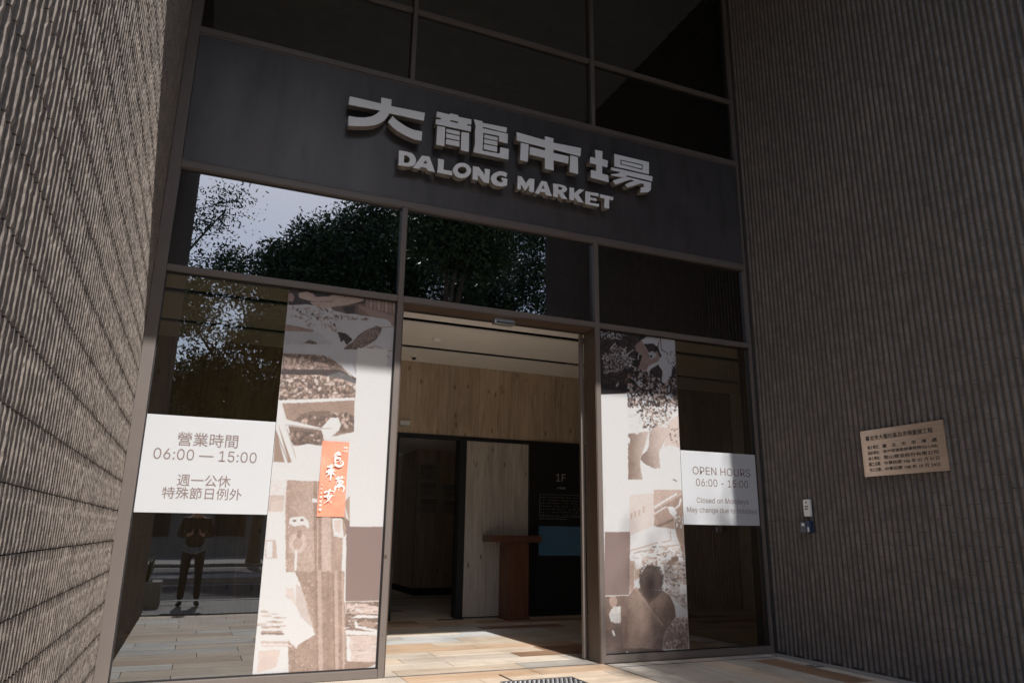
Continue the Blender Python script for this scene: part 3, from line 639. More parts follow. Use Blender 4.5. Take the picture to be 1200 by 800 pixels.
LEFT_OPS = json.loads(r'''[["P","i",1,[[-1.159,3.442],[-0.055,3.458],[-0.061,2.781],[-1.109,2.676]]],["P","k",1,[[-1.101,3.451],[-0.055,3.458],[-0.061,3.368],[-1.086,3.273]]],["P","b",1,[[-0.375,3.446],[-0.065,3.445],[-0.062,3.191],[-0.095,3.198],[-0.13,3.249],[-0.236,3.257],[-0.456,3.261],[-0.453,3.37],[-0.371,3.382]]],["P","r",0.9,[[-0.363,3.432],[-0.338,3.432],[-0.335,3.348],[-0.36,3.352]]],["P","m",0.9,[[-0.326,3.433],[-0.3,3.433],[-0.297,3.343],[-0.322,3.347]]],["P","r",0.9,[[-0.287,3.433],[-0.262,3.433],[-0.258,3.338],[-0.284,3.342]]],["P","m",0.9,[[-0.249,3.434],[-0.224,3.434],[-0.22,3.333],[-0.245,3.338]]],["P","r",0.9,[[-0.211,3.435],[-0.185,3.435],[-0.181,3.328],[-0.207,3.333]]],["P","m",0.9,[[-0.172,3.436],[-0.147,3.436],[-0.143,3.324],[-0.168,3.328]]],["P","r",0.9,[[-0.134,3.437],[-0.108,3.437],[-0.103,3.319],[-0.13,3.323]]],["P","m",0.9,[[-0.095,3.437],[-0.069,3.438],[-0.065,3.314],[-0.091,3.319]]],["P","r",1,[[-0.453,3.36],[-0.074,3.3],[-0.073,3.19],[-0.152,3.257],[-0.321,3.268]]],["P","r",1,[[-1.101,3.387],[-1.058,3.393],[-1.035,3.354],[-1.05,3.31],[-1.099,3.309]]],["P","n",1,[[-1.004,3.401],[-0.933,3.427],[-0.863,3.41],[-0.84,3.387],[-0.722,3.409],[-0.644,3.452],[-0.562,3.453],[-0.579,3.401],[-0.718,3.361],[-0.837,3.339],[-0.936,3.346],[-0.996,3.36]]],["P","n",1,[[-0.895,3.331],[-0.818,3.342],[-0.718,3.355],[-0.58,3.407],[-0.541,3.451],[-0.408,3.464],[-0.383,3.413],[-0.453,3.381],[-0.594,3.327],[-0.713,3.297],[-0.804,3.292],[-0.854,3.3]]],["P","d",1,[[-0.694,3.305],[-0.433,3.378],[-0.436,3.274],[-0.538,3.256],[-0.672,3.276]]],["P","k",0.9,[[-0.594,3.319],[-0.462,3.352],[-0.467,3.27],[-0.539,3.261]]],["P","i",1,[[-1.1,3.266],[-0.904,3.304],[-0.754,3.291],[-0.671,3.265],[-0.527,3.252],[-0.341,3.244],[-0.151,3.246],[-0.094,3.187],[-0.061,2.781],[-1.091,2.678],[-1.098,3.085]]],["S",90,"drmki",0.008,0.028,2.2,[[-1.094,3.251],[-0.773,3.295],[-0.67,3.255],[-0.587,3.223],[-0.597,3.083],[-0.756,3.064],[-0.791,3.144],[-0.884,3.069],[-0.958,3.133],[-1.039,3.175],[-1.088,3.19]],3],["S",40,"rmdb",0.006,0.018,2,[[-0.668,3.233],[-0.32,3.246],[-0.329,3.223],[-0.626,3.196]],4],["K",50,"drmkip",0.01,0.05,0.012,1.5,[[-1.094,3.251],[-0.754,3.291],[-0.587,3.223],[-0.597,3.083],[-0.79,3.123],[-1.019,3.167]],41],["P","r",1,[[-1.098,3.085],[-0.953,3.077],[-0.894,3.068],[-0.835,3.065],[-0.833,3.039],[-1.102,3.017]]],["P","j",0.8,[[-1.101,3.007],[-0.794,3.044],[-0.647,2.941],[-1.1,2.89]]],["P","d",1,[[-0.911,2.921],[-0.876,2.961],[-0.806,2.949],[-0.785,2.925]]],["P","k",1,[[-0.617,3.07],[-0.535,3.064],[-0.465,3.009],[-0.517,2.945],[-0.55,2.994],[-0.574,2.97]]],["P","d",1,[[-0.468,2.982],[-0.412,3.063],[-0.333,3.126],[-0.242,3.174],[-0.189,3.159],[-0.206,3.098],[-0.244,3.028],[-0.343,2.954],[-0.433,2.912],[-0.512,2.892],[-0.545,2.858],[-0.54,2.916],[-0.507,2.951]]],["N","n",0.8,0.006,1,0.58,[[-0.458,2.993],[-0.333,3.12],[-0.242,3.169],[-0.206,3.098],[-0.344,2.959],[-0.465,2.929]],5],["L","r",1,0.008,[[-0.301,2.942],[-0.24,2.976],[-0.187,2.954],[-0.164,2.92],[-0.098,2.868]]],["L","r",1,0.008,[[-0.345,2.821],[-0.288,2.895],[-0.271,2.95],[-0.322,2.95]]],["L","r",1,0.008,[[-0.294,2.821],[-0.213,2.872],[-0.154,2.926],[-0.07,2.941]]],["L","r",1,0.008,[[-0.21,3.162],[-0.084,3.183]]],["P","b",1,[[-1.121,2.806],[-0.678,2.827],[-0.604,2.768],[-0.492,2.738],[-1.109,2.676]]],["P","b",1,[[-1.113,2.785],[-0.745,2.813],[-0.661,2.804],[-0.558,2.735],[-0.391,2.599],[-0.397,2.641],[-0.568,2.683],[-0.703,2.627],[-1.09,2.604]]],["N","m",0.39,0.014,2,0.5,[[-1.102,2.814],[-0.759,2.83],[-0.659,2.79],[-0.599,2.723],[-0.843,2.678],[-1.087,2.654]],6],["S",150,"bmdbrn",0.02,0.05,2.0,[[-1.106,2.792],[-0.745,2.817],[-0.66,2.796],[-0.571,2.712],[-0.843,2.682],[-1.095,2.66]],42],["K",40,"ijw",0.004,0.016,0.004,1.5,[[-1.106,2.792],[-0.745,2.817],[-0.571,2.712],[-1.095,2.66]],43],["P","k",0.85,[[-1.1,2.657],[-0.57,2.704],[-0.408,2.633],[-0.403,2.581],[-0.563,2.612],[-0.758,2.633],[-1.096,2.607]]],["P","i",1,[[-0.412,2.918],[-0.394,2.656],[-0.485,2.699],[-0.573,2.754],[-0.674,2.802],[-0.818,2.873]]],["L","b",1,0.006,[[-0.676,2.817],[-0.544,2.729],[-0.408,2.633]]],["L","b",1,0.006,[[-0.449,2.782],[-0.425,2.74],[-0.399,2.671]]],["P","m",1,[[-1.096,2.601],[-0.744,2.635],[-0.535,2.614],[-0.403,2.576],[-0.403,2.426],[-1.086,2.356]]],["S",420,"bbdtnpbd",0.02,0.05,1.9,[[-1.095,2.593],[-0.744,2.626],[-0.535,2.607],[-0.412,2.567],[-0.412,2.45],[-1.082,2.381]],7],["P","w",1,[[-1.095,2.369],[-0.405,2.451],[-0.403,2.418],[-0.883,2.358],[-1.066,2.337],[-1.014,2.198],[-0.885,1.83],[-1.083,1.82],[-1.096,2.166]]],["P","t",1,[[-1.059,2.344],[-0.884,2.362],[-0.406,2.425],[-0.396,2.116],[-0.606,2.068],[-0.667,1.983],[-0.916,1.969],[-1.0,2.185]]],["P","b",0.9,[[-0.918,2.219],[-0.811,2.289],[-0.651,2.307],[-0.606,2.255],[-0.508,2.22],[-0.401,2.284],[-0.389,2.116],[-0.527,2.114],[-0.664,2.126],[-0.681,1.988],[-0.93,1.975],[-0.984,2.146]]],["S",110,"bdbtbn",0.025,0.055,1.6,[[-0.887,2.248],[-0.622,2.289],[-0.415,2.283],[-0.404,2.129],[-0.668,2.181],[-0.868,2.167]],8],["S",45,"bdbtdn",0.03,0.06,1.6,[[-0.953,2.094],[-0.703,2.11],[-0.695,2.002],[-0.918,1.988]],9],["P","w",1,[[-1.09,2.173],[-1.027,2.204],[-0.692,2.145],[-0.619,2.247],[-0.55,2.245],[-0.517,2.191],[-0.529,2.135],[-0.593,2.075],[-0.617,2.033],[-0.657,2.031],[-0.69,2.125],[-1.036,2.149]]],["L","t",1,0.006,[[-1.036,2.156],[-0.732,2.135],[-0.598,2.147]]],["P","w",1,[[-0.618,2.061],[-0.39,2.13],[-0.389,2.102],[-0.563,2.043]]],["P","t",1,[[-1.093,2.139],[-1.009,2.144],[-0.891,1.829],[-0.949,1.82],[-1.083,1.82]]],["L","w",1,0.03,[[-1.079,2.126],[-0.968,1.813]]],["L","w",1,0.05,[[-1.042,2.149],[-0.896,1.816]]],["L","b",1,0.006,[[-1.089,2.098],[-0.954,1.814]]],["L","m",1,0.006,[[-0.994,2.118],[-0.886,1.843]]],["P","w",1,[[-0.941,1.814],[-0.885,1.83],[-0.922,1.961],[-0.8,1.995],[-0.673,1.982],[-0.669,2.016],[-0.329,2.036],[-0.302,1.627],[-1.075,1.6],[-1.089,1.814]]],["P","w",1,[[-0.413,2.933],[-0.125,2.95],[-0.076,1.58],[-0.407,1.569],[-0.391,2.033]]],["P","w",1,[[-1.134,1.671],[-0.927,1.67],[-0.881,0.886],[-1.112,0.888]]],["N","p",0.5,0.014,2,0.5,[[-1.117,1.666],[-0.96,1.667],[-0.958,1.545],[-1.105,1.54]],10],["P","n",0.8,[[-1.094,1.529],[-0.964,1.533],[-0.963,1.391],[-1.088,1.387]]],["P","p",0.8,[[-1.073,1.475],[-0.966,1.489],[-0.963,1.391],[-1.075,1.388]]],["P","n",0.9,[[-1.085,1.151],[-1.005,1.151],[-0.976,0.997],[-1.076,0.998]]],["P","w",1,[[-1.078,1.141],[-1.031,1.141],[-1.018,1.003],[-1.068,1.003]]],["P","m",1,[[-0.951,1.665],[-0.681,1.66],[-0.62,0.884],[-0.896,0.886],[-0.955,1.489]]],["N","n",0.44,0.014,2,0.45,[[-0.927,1.663],[-0.737,1.659],[-0.654,0.884],[-0.896,0.886],[-0.955,1.489]],11],["N","p",0.44,0.014,2,0.55,[[-0.913,1.501],[-0.714,1.507],[-0.654,0.884],[-0.896,0.886]],12],["G","t","n",0.5,1,0,[[-0.951,1.665],[-0.715,1.66],[-0.654,0.884],[-0.896,0.886]]],["K",260,"tnpmt",0.006,0.022,0.006,1.5,[[-0.942,1.656],[-0.726,1.656],[-0.658,0.884],[-0.891,0.886]],44],["P","t",1,[[-0.727,1.665],[-0.653,1.661],[-0.593,0.883],[-0.654,0.884]]],["L","n",1,0.012,[[-0.687,1.66],[-0.629,0.884]]],["P","n",1,[[-0.629,1.353],[-0.539,1.355],[-0.509,0.883],[-0.593,0.883]]],["N","p",0.5,0.014,1,0.5,[[-0.629,1.353],[-0.539,1.355],[-0.509,0.883],[-0.593,0.883]],13],["P","m",1,[[-0.55,1.355],[-0.392,1.545],[-0.372,1.257],[-0.429,1.167],[-0.42,0.882],[-0.509,0.883]]],["P","w",1,[[-0.538,1.338],[-0.448,1.351],[-0.423,1.173],[-0.51,1.188]]],["P","p",1,[[-0.52,1.322],[-0.452,1.334],[-0.454,1.211],[-0.502,1.232]]],["P","b",0.7,[[-0.439,1.346],[-0.376,1.324],[-0.366,1.168],[-0.394,1.234]]],["P","w",1,[[-0.433,1.469],[-0.382,1.324],[-0.413,1.357]]],["P","w",1,[[-0.908,1.293],[-0.899,1.342],[-0.856,1.349],[-0.79,1.355],[-0.743,1.318],[-0.727,1.263],[-0.749,1.252],[-0.773,1.284],[-0.859,1.267]]],["E","b",1,-0.86,1.316,0.015,0.01,0],["E","b",1,-0.799,1.323,0.015,0.01,0],["R","p",0.9,-0.818,1.126,0.068,0.085,0.005],["R","p",0.9,-0.818,1.126,0.055,0.073,0.005],["R","p",0.9,-0.818,1.126,0.044,0.061,0.005],["E","t",1,-0.81,1.202,0.022,0.037,0],["L","w",1,0.02,[[-0.825,1.056],[-0.818,0.907]]],["P","w",1,[[-0.726,1.513],[-0.681,1.51],[-0.677,1.473],[-0.722,1.476]]],["P","w",1,[[-1.088,0.888],[-0.812,0.886],[-0.797,0.074],[-1.058,0.078]]],["P","t",1,[[-0.818,0.886],[-0.387,0.882],[-0.33,0.063],[-0.803,0.079],[-0.831,0.347]]],["N","m",0.44,0.014,2,0.45,[[-0.818,0.886],[-0.387,0.882],[-0.33,0.063],[-0.803,0.079],[-0.831,0.347]],14],["K",420,"tnmpt",0.006,0.024,0.006,1.5,[[-0.812,0.886],[-0.619,0.884],[-0.544,0.075],[-0.798,0.084],[-0.824,0.325],[-0.613,0.37]],45],["K",200,"tnmb",0.006,0.05,0.005,1.57,[[-0.596,0.883],[-0.387,0.882],[-0.33,0.063],[-0.534,0.075]],46],["L","n",0.9,0.035,[[-0.613,0.884],[-0.537,0.075]]],["L","b",0.9,0.004,[[-0.642,0.884],[-0.565,0.076]]],["L","t",0.9,0.03,[[-0.539,0.883],[-0.464,0.071]]],["L","b",0.9,0.005,[[-0.492,0.882],[-0.423,0.068]]],["L","n",0.9,0.03,[[-0.469,0.882],[-0.4,0.067]]],["L","t",0.9,0.006,[[-0.434,0.882],[-0.366,0.065]]],["L","n",0.9,0.02,[[-0.41,0.882],[-0.343,0.064]]],["P","w",1,[[-1.077,0.887],[-0.818,0.886],[-0.757,0.763],[-0.61,0.37],[-0.745,0.295],[-0.754,0.264],[-0.831,0.336],[-0.939,0.456],[-1.06,0.597]]],["P","n",0.6,[[-0.804,0.786],[-0.754,0.753],[-0.629,0.499],[-0.622,0.413],[-0.736,0.513],[-0.789,0.612]]],["P","p",0.8,[[-0.879,0.754],[-0.823,0.754],[-0.789,0.612],[-0.826,0.656],[-0.883,0.679]]],["P","m",0.9,[[-1.069,0.576],[-1.015,0.575],[-1.003,0.558],[-1.069,0.562]]],["P","n",0.9,[[-1.066,0.544],[-0.99,0.542],[-0.977,0.525],[-1.067,0.53]]],["P","t",0.9,[[-1.057,0.455],[-0.917,0.45],[-0.904,0.433],[-1.058,0.44]]],["P","m",0.9,[[-1.054,0.418],[-0.886,0.412],[-0.874,0.394],[-1.055,0.403]]],["P","b",0.9,[[-1.052,0.403],[-0.873,0.395],[-0.861,0.378],[-1.053,0.388]]],["P","n",0.9,[[-1.045,0.335],[-0.818,0.325],[-0.805,0.308],[-1.046,0.32]]],["P","p",0.9,[[-1.043,0.308],[-0.796,0.298],[-0.784,0.28],[-1.044,0.294]]],["K",26,"ntpmw",0.04,0.12,0.01,0.08,[[-1.07,0.587],[-0.927,0.562],[-0.845,0.368],[-1.059,0.356]],47],["P","p",1,[[-1.06,0.262],[-0.884,0.265],[-0.909,0.126],[-1.055,0.093]]],["P","v",1,[[-0.404,1.272],[-0.067,1.277],[-0.048,0.633],[-0.37,0.637]]],["L","w",1,0.012,[[-0.4,1.11],[-0.373,0.633]]],["L","w",1,0.008,[[-0.369,0.633],[-0.048,0.63]]],["P","t",1,[[-0.363,0.632],[-0.048,0.627],[-0.032,0.052],[-0.33,0.063]]],["P","b",0.9,[[-0.362,0.524],[-0.048,0.515],[-0.046,0.387],[-0.353,0.408]]],["P","p",1,[[-0.356,0.613],[-0.131,0.607],[-0.069,0.577],[-0.053,0.521],[-0.351,0.535]]],["P","b",1,[[-0.227,0.622],[-0.053,0.622],[-0.052,0.582],[-0.143,0.596]]],["K",70,"btmnwp",0.02,0.07,0.012,0.2,[[-0.363,0.626],[-0.053,0.619],[-0.046,0.392],[-0.353,0.403]],48],["P","w",1,[[-0.319,0.495],[-0.244,0.521],[-0.052,0.504],[-0.052,0.487]]],["L","w",1,0.02,[[-0.266,0.455],[-0.256,0.421],[-0.178,0.403],[-0.051,0.376]]],["E","m",0.9,-0.157,0.44,0.077,0.026,-8],["P","w",1,[[-0.347,0.398],[-0.051,0.37],[-0.052,0.343],[-0.344,0.359]]],["P","p",1,[[-0.338,0.348],[-0.052,0.343],[-0.042,0.123],[-0.321,0.143]]],["N","n",0.39,0.014,2,0.5,[[-0.314,0.336],[-0.052,0.331],[-0.046,0.194],[-0.294,0.206]],15],["K",40,"npmw",0.02,0.1,0.008,0.1,[[-0.326,0.337],[-0.054,0.331],[-0.043,0.139],[-0.312,0.153]],49],["P","w",1,[[-0.336,0.359],[-0.302,0.325],[-0.314,0.261],[-0.288,0.216],[-0.289,0.141],[-0.321,0.143]]],["P","t",1,[[-0.317,0.131],[-0.042,0.117],[-0.04,0.057],[-0.33,0.068]]],["L","w",1,0.02,[[-0.191,0.066],[-0.098,0.083],[-0.041,0.112]]]]''')
RIGHT_OPS = json.loads(r'''[["P","q",1,[[2.255,3.451],[3.319,3.451],[3.294,2.494],[2.245,2.421]]],["N","b",0.33,0.014,2,0.55,[[2.267,3.391],[2.785,3.44],[2.622,2.854],[2.268,2.822]],20],["S",90,"ijk",0.006,0.02,1.6,[[2.275,3.442],[2.643,3.442],[2.542,3.355],[2.273,3.337]],21],["S",330,"ijnri",0.005,0.02,2.6,[[2.282,3.148],[2.457,3.289],[2.581,3.254],[2.688,3.129],[2.657,3.052],[2.489,2.986],[2.298,2.932]],22],["L","i",1,0.01,[[2.535,3.163],[2.595,3.274]]],["L","i",1,0.01,[[2.549,3.151],[2.692,3.254]]],["L","i",1,0.01,[[2.618,3.146],[2.703,3.143]]],["L","i",1,0.01,[[2.4,3.246],[2.457,3.302]]],["L","i",1,0.01,[[2.745,3.147],[2.779,3.288]]],["L","i",1,0.01,[[2.63,3.073],[2.713,3.045]]],["P","r",1,[[2.708,3.305],[2.811,3.392],[2.891,3.25],[2.875,3.198],[3.008,3.275],[3.061,3.18],[3.0,3.111],[2.868,3.023],[2.74,3.036],[2.804,3.191],[2.72,3.244]]],["P","i",1,[[2.804,3.379],[2.885,3.439],[3.059,3.44],[3.01,3.326],[2.954,3.358],[2.823,3.337]]],["P","i",1,[[3.059,3.44],[3.311,3.444],[3.306,3.218],[3.202,3.081],[3.182,2.979],[3.105,2.897],[3.049,2.917],[3.069,3.043],[3.001,3.136],[3.064,3.218],[3.024,3.315]]],["P","k",1,[[2.837,3.332],[2.982,3.342],[2.964,3.271],[2.878,3.273]]],["P","k",1,[[2.911,3.052],[3.0,3.099],[3.068,3.005],[3.05,2.954],[2.966,2.995]]],["P","j",1,[[2.877,3.236],[2.95,3.269],[3.005,3.212],[2.916,3.165]]],["E","k",1,2.922,3.2,0.02,0.014,0],["P","i",1,[[2.853,3.022],[2.884,3.087],[3.032,3.158],[3.06,3.149],[2.911,3.052],[2.881,3.012]]],["L","k",1,0.01,[[3.059,3.433],[3.067,3.295],[3.154,3.266]]],["S",30,"kr",0.01,0.022,1.8,[[3.126,3.301],[3.274,3.317],[3.262,3.086],[3.202,3.081],[3.12,3.187]],23],["S",500,"dkbirjnkd",0.01,0.03,1.5,[[2.583,2.922],[2.728,3.084],[2.881,3.012],[3.077,2.919],[3.198,3.005],[3.303,3.027],[3.287,2.616],[2.585,2.562]],24],["S",90,"ijn",0.012,0.034,1.5,[[2.594,2.851],[3.105,2.897],[3.215,2.782],[3.289,2.665],[2.599,2.563]],25],["E","i",1,2.762,2.866,0.033,0.031,20],["E","k",1,2.773,2.864,0.012,0.01,0],["E","i",1,3.141,2.74,0.041,0.023,-25],["P","k",1,[[2.416,2.811],[2.492,2.872],[2.47,2.804]]],["P","i",1,[[2.443,2.813],[2.493,2.876],[2.47,2.813]]],["P","w",1,[[2.581,2.6],[3.314,2.658],[3.243,1.296],[2.553,1.287]]],["P","p",1,[[3.129,2.468],[3.3,2.582],[3.286,2.175],[3.116,2.208],[3.046,2.175]]],["S",320,"dkbitnkb",0.012,0.034,1.5,[[2.587,2.701],[3.302,2.76],[3.277,2.625],[3.133,2.541],[3.023,2.403],[2.853,2.348],[2.738,2.384],[2.695,2.581],[2.588,2.572]],26],["S",40,"mbn",0.008,0.03,3,[[3.093,2.436],[3.293,2.45],[3.277,2.175],[3.15,2.225]],27],["P","t",1,[[2.587,2.297],[2.852,2.342],[2.823,2.248],[2.777,2.133],[2.732,2.047],[2.722,1.964],[2.749,1.841],[2.748,1.811],[2.57,1.804]]],["G","b","p",0.75,1,0,[[2.587,2.297],[2.852,2.342],[2.823,2.248],[2.777,2.133],[2.732,2.047],[2.722,1.964],[2.749,1.841],[2.748,1.811],[2.57,1.804]]],["P","n",0.0,[[2.683,2.239],[2.834,2.305],[2.777,2.147],[2.739,1.992],[2.749,1.827],[2.667,1.808]]],["P","m",1,[[2.86,2.335],[2.939,2.398],[3.118,2.402],[3.104,2.307],[3.031,2.203],[2.976,2.116],[2.984,1.941],[2.901,1.937],[2.787,1.98],[2.731,2.026],[2.75,2.075],[2.818,2.121],[2.849,2.179]]],["G","b","p",0.85,1,0.15,[[2.86,2.335],[2.939,2.398],[3.118,2.402],[3.104,2.307],[3.031,2.203],[2.976,2.116],[2.984,1.941],[2.901,1.937],[2.787,1.98],[2.731,2.026],[2.75,2.075],[2.818,2.121],[2.849,2.179]]],["P","p",0.0,[[3.023,2.389],[3.126,2.403],[3.104,2.307],[3.013,2.203],[2.976,2.116],[2.987,1.941],[2.918,1.942],[2.926,2.113],[3.0,2.258]]],["N","t",0.19,0.008,2,0.5,[[2.587,2.297],[2.852,2.335],[2.74,2.048],[2.748,1.811],[2.57,1.804]],28],["S",70,"wwwi",0.014,0.045,1.5,[[2.588,2.572],[2.696,2.594],[2.808,2.503],[2.874,2.465],[2.738,2.398],[2.718,2.312],[2.588,2.332]],29],["S",40,"wpm",0.012,0.034,1.5,[[2.86,2.521],[3.135,2.57],[3.146,2.44],[2.904,2.395]],30],["E","w",1,2.593,2.227,0.017,0.034,0],["P","b",1,[[3.13,1.829],[3.181,1.828],[3.2,1.803],[3.163,1.813]]],["P","w",1,[[2.18,2.695],[2.594,2.745],[2.548,1.157],[2.225,1.155]]],["P","w",1,[[2.268,1.697],[2.583,1.708],[2.562,1.241],[2.257,1.24]]],["L","m",0.6,0.004,[[2.284,1.709],[2.276,1.413]]],["P","p",0.7,[[2.581,1.641],[2.892,1.673],[2.863,1.324],[2.566,1.222]]],["P","n",0.9,[[2.587,1.452],[2.611,1.457],[2.608,1.395],[2.585,1.391]]],["P","n",0.9,[[2.634,1.469],[2.658,1.474],[2.656,1.413],[2.631,1.408]]],["P","n",0.9,[[2.688,1.487],[2.713,1.492],[2.71,1.43],[2.686,1.425]]],["P","n",0.9,[[2.743,1.522],[2.767,1.528],[2.765,1.465],[2.74,1.46]]],["P","n",1,[[2.89,1.707],[3.271,1.72],[3.27,1.353],[3.135,1.3],[2.872,1.291]]],["P","m",1,[[2.888,1.447],[3.05,1.519],[3.145,1.487],[3.127,1.3],[2.874,1.291]]],["P","b",0.8,[[2.89,1.324],[3.134,1.413],[3.132,1.384],[2.943,1.314]]],["L","w",1,0.02,[[2.891,1.52],[3.011,1.586],[3.183,1.67]]],["L","b",1,0.008,[[2.89,1.481],[3.037,1.552],[3.268,1.667]]],["L","w",1,0.012,[[2.889,1.453],[3.036,1.529]]],["P","t",1,[[3.036,1.541],[3.274,1.662],[3.251,0.917],[3.203,1.027],[3.148,1.295],[3.145,1.475]]],["P","w",1,[[3.057,1.536],[3.147,1.532],[3.178,1.465],[3.141,1.419],[3.088,1.463]]],["L","w",1,0.02,[[3.168,1.521],[3.218,1.556],[3.237,1.615]]],["S",40,"wwt",0.008,0.022,1.5,[[3.142,1.43],[3.275,1.433],[3.269,1.319],[3.163,1.306]],31],["P","w",1,[[2.566,1.216],[2.869,1.324],[3.135,1.296],[3.195,1.138],[3.251,0.917],[3.256,0.763],[2.55,0.772]]],["L","n",1,0.014,[[2.567,1.07],[2.759,1.114],[2.909,1.154]]],["L","n",1,0.014,[[2.96,1.109],[3.209,1.133]]],["L","t",1,0.006,[[2.612,1.044],[2.879,1.093]]],["L","n",1,0.012,[[2.977,1.159],[3.086,1.177],[3.078,1.271]]],["L","n",1,0.01,[[2.617,0.995],[2.901,1.0]]],["E","t",1,2.847,1.077,0.023,0.014,0],["E","w",1,2.848,1.082,0.012,0.007,0],["R","b",1,3.0,1.035,0.02,0.022,0.008],["K",150,"ntpwmb",0.015,0.07,0.016,0.25,[[2.599,1.049],[2.907,1.126],[3.097,1.116],[3.22,1.094],[3.253,0.939],[3.242,0.764],[2.971,0.768],[2.952,0.941],[2.608,0.942]],50],["P","t",1,[[3.006,0.941],[3.147,1.027],[3.171,0.962],[3.087,0.929]]],["P","b",1,[[3.077,1.005],[3.167,1.011],[3.172,0.973],[3.089,0.956]]],["P","m",1,[[2.616,0.964],[2.688,0.985],[2.695,0.813],[2.615,0.772]]],["P","w",1,[[2.622,0.985],[2.708,0.99],[2.698,0.899],[2.632,0.877]]],["S",60,"ntwp",0.012,0.03,1.8,[[2.714,0.985],[2.9,0.984],[2.898,0.919],[2.725,0.92]],32],["N","t",0.52,0.014,2,0.52,[[2.982,0.984],[3.261,0.961],[3.256,0.763],[2.971,0.768]],33],["N","n",0.44,0.014,2,0.5,[[2.569,0.942],[2.713,0.941],[2.68,0.771],[2.563,0.772]],34],["P","v",1,[[2.272,1.258],[2.578,1.262],[2.547,0.633],[2.247,0.631]]],["P","m",1,[[2.558,0.967],[2.616,0.967],[2.603,0.638],[2.552,0.639]]],["P","b",1,[[2.247,0.623],[2.558,0.625],[2.496,0.066],[2.24,0.061]]],["P","d",0.8,[[2.245,0.283],[2.447,0.345],[2.453,0.056],[2.24,0.061]]],["E","m",1,2.353,0.572,0.047,0.053,0],["P","w",1,[[2.299,0.455],[2.352,0.525],[2.438,0.522],[2.434,0.37],[2.376,0.36],[2.319,0.385]]],["N","n",0.5,0.014,2,0.5,[[2.299,0.455],[2.352,0.525],[2.438,0.522],[2.434,0.37],[2.376,0.36]],35],["P","w",1,[[2.328,0.298],[2.348,0.303],[2.367,0.249],[2.347,0.243]]],["N","t",0.52,0.014,2,0.5,[[2.981,0.941],[3.272,0.939],[3.255,0.391],[3.109,0.42],[2.999,0.692]],36],["N","b",0.44,0.014,2,0.55,[[3.059,0.94],[3.272,0.939],[3.242,0.441],[3.111,0.469]],37],["K",150,"btwpnmd",0.015,0.07,0.018,0.5,[[2.981,0.941],[3.272,0.939],[3.255,0.403],[3.123,0.42],[2.999,0.692]],51],["P","w",1,[[3.175,0.727],[3.264,0.722],[3.258,0.626],[3.174,0.621]]],["P","w",1,[[3.056,0.604],[3.205,0.491],[3.252,0.477],[3.25,0.403],[3.108,0.414]]],["P","m",1,[[2.954,0.257],[3.107,0.396],[3.263,0.391],[3.246,0.084],[2.938,0.091]]],["N","b",0.39,0.014,2,0.5,[[2.979,0.303],[3.262,0.379],[3.247,0.089],[2.954,0.097]],38],["P","p",1,[[3.046,0.422],[3.076,0.397],[3.082,0.324],[3.058,0.289],[3.029,0.326]]],["P","p",1,[[3.155,0.419],[3.184,0.394],[3.19,0.321],[3.166,0.285],[3.136,0.322]]],["P","p",1,[[3.209,0.417],[3.239,0.392],[3.244,0.319],[3.22,0.283],[3.191,0.321]]],["S",160,"btmdpn",0.012,0.035,2.2,[[2.978,0.28],[3.106,0.384],[3.259,0.379],[3.244,0.089],[2.946,0.102]],52],["P","b",1,[[2.672,0.697],[2.605,0.686],[2.499,0.592],[2.451,0.463],[2.455,0.369],[2.505,0.344],[2.462,0.113],[2.922,0.078],[2.954,0.257],[3.075,0.372],[3.108,0.408],[3.097,0.506],[3.041,0.617],[2.967,0.662]]],["G","b","m",0.8,1,0,[[2.672,0.697],[2.605,0.686],[2.499,0.592],[2.451,0.463],[2.455,0.369],[2.505,0.344],[2.462,0.113],[2.73,0.095],[2.778,0.538]]],["G","m","b",0.8,1,0,[[2.778,0.538],[2.967,0.662],[3.041,0.617],[3.097,0.506],[3.108,0.408],[3.075,0.372],[2.954,0.257],[2.922,0.078],[2.73,0.095]]],["K",120,"tbtm",0.01,0.08,0.006,1.3,[[2.543,0.604],[3.041,0.593],[3.045,0.398],[2.909,0.104],[2.512,0.122]],53],["P","t",0.25,[[2.648,0.625],[2.749,0.539],[2.92,0.33],[2.914,0.211],[2.731,0.124],[2.526,0.121],[2.52,0.343],[2.57,0.519]]],["P","d",0.35,[[2.457,0.427],[2.515,0.414],[2.505,0.344],[2.455,0.369]]],["P","d",0.5,[[2.79,0.11],[2.884,0.212],[2.972,0.161],[2.922,0.078]]],["P","d",0.75,[[2.672,0.697],[2.968,0.692],[2.935,0.644],[2.857,0.597],[2.765,0.581],[2.692,0.624],[2.657,0.667]]],["L","m",1,0.028,[[2.628,0.692],[2.749,0.539],[2.935,0.329]]],["L","b",1,0.006,[[2.657,0.673],[2.772,0.55],[2.944,0.353]]],["E","d",1,2.822,0.823,0.115,0.104,0],["P","d",1,[[2.678,0.831],[2.968,0.828],[2.954,0.73],[2.936,0.675],[2.68,0.691],[2.667,0.758]]],["S",130,"dbdd",0.008,0.02,2.6,[[2.681,0.904],[2.811,0.931],[2.948,0.903],[2.974,0.804],[2.961,0.704],[2.931,0.705],[2.931,0.866],[2.825,0.904],[2.732,0.88],[2.696,0.721],[2.667,0.734]],39],["P","d",1,[[2.44,0.12],[2.628,0.117],[2.938,0.091],[2.945,0.065],[2.24,0.049],[2.24,0.077]]],["P","w",1,[[2.494,0.094],[2.508,0.097],[2.51,0.065],[2.496,0.063]]]]''')
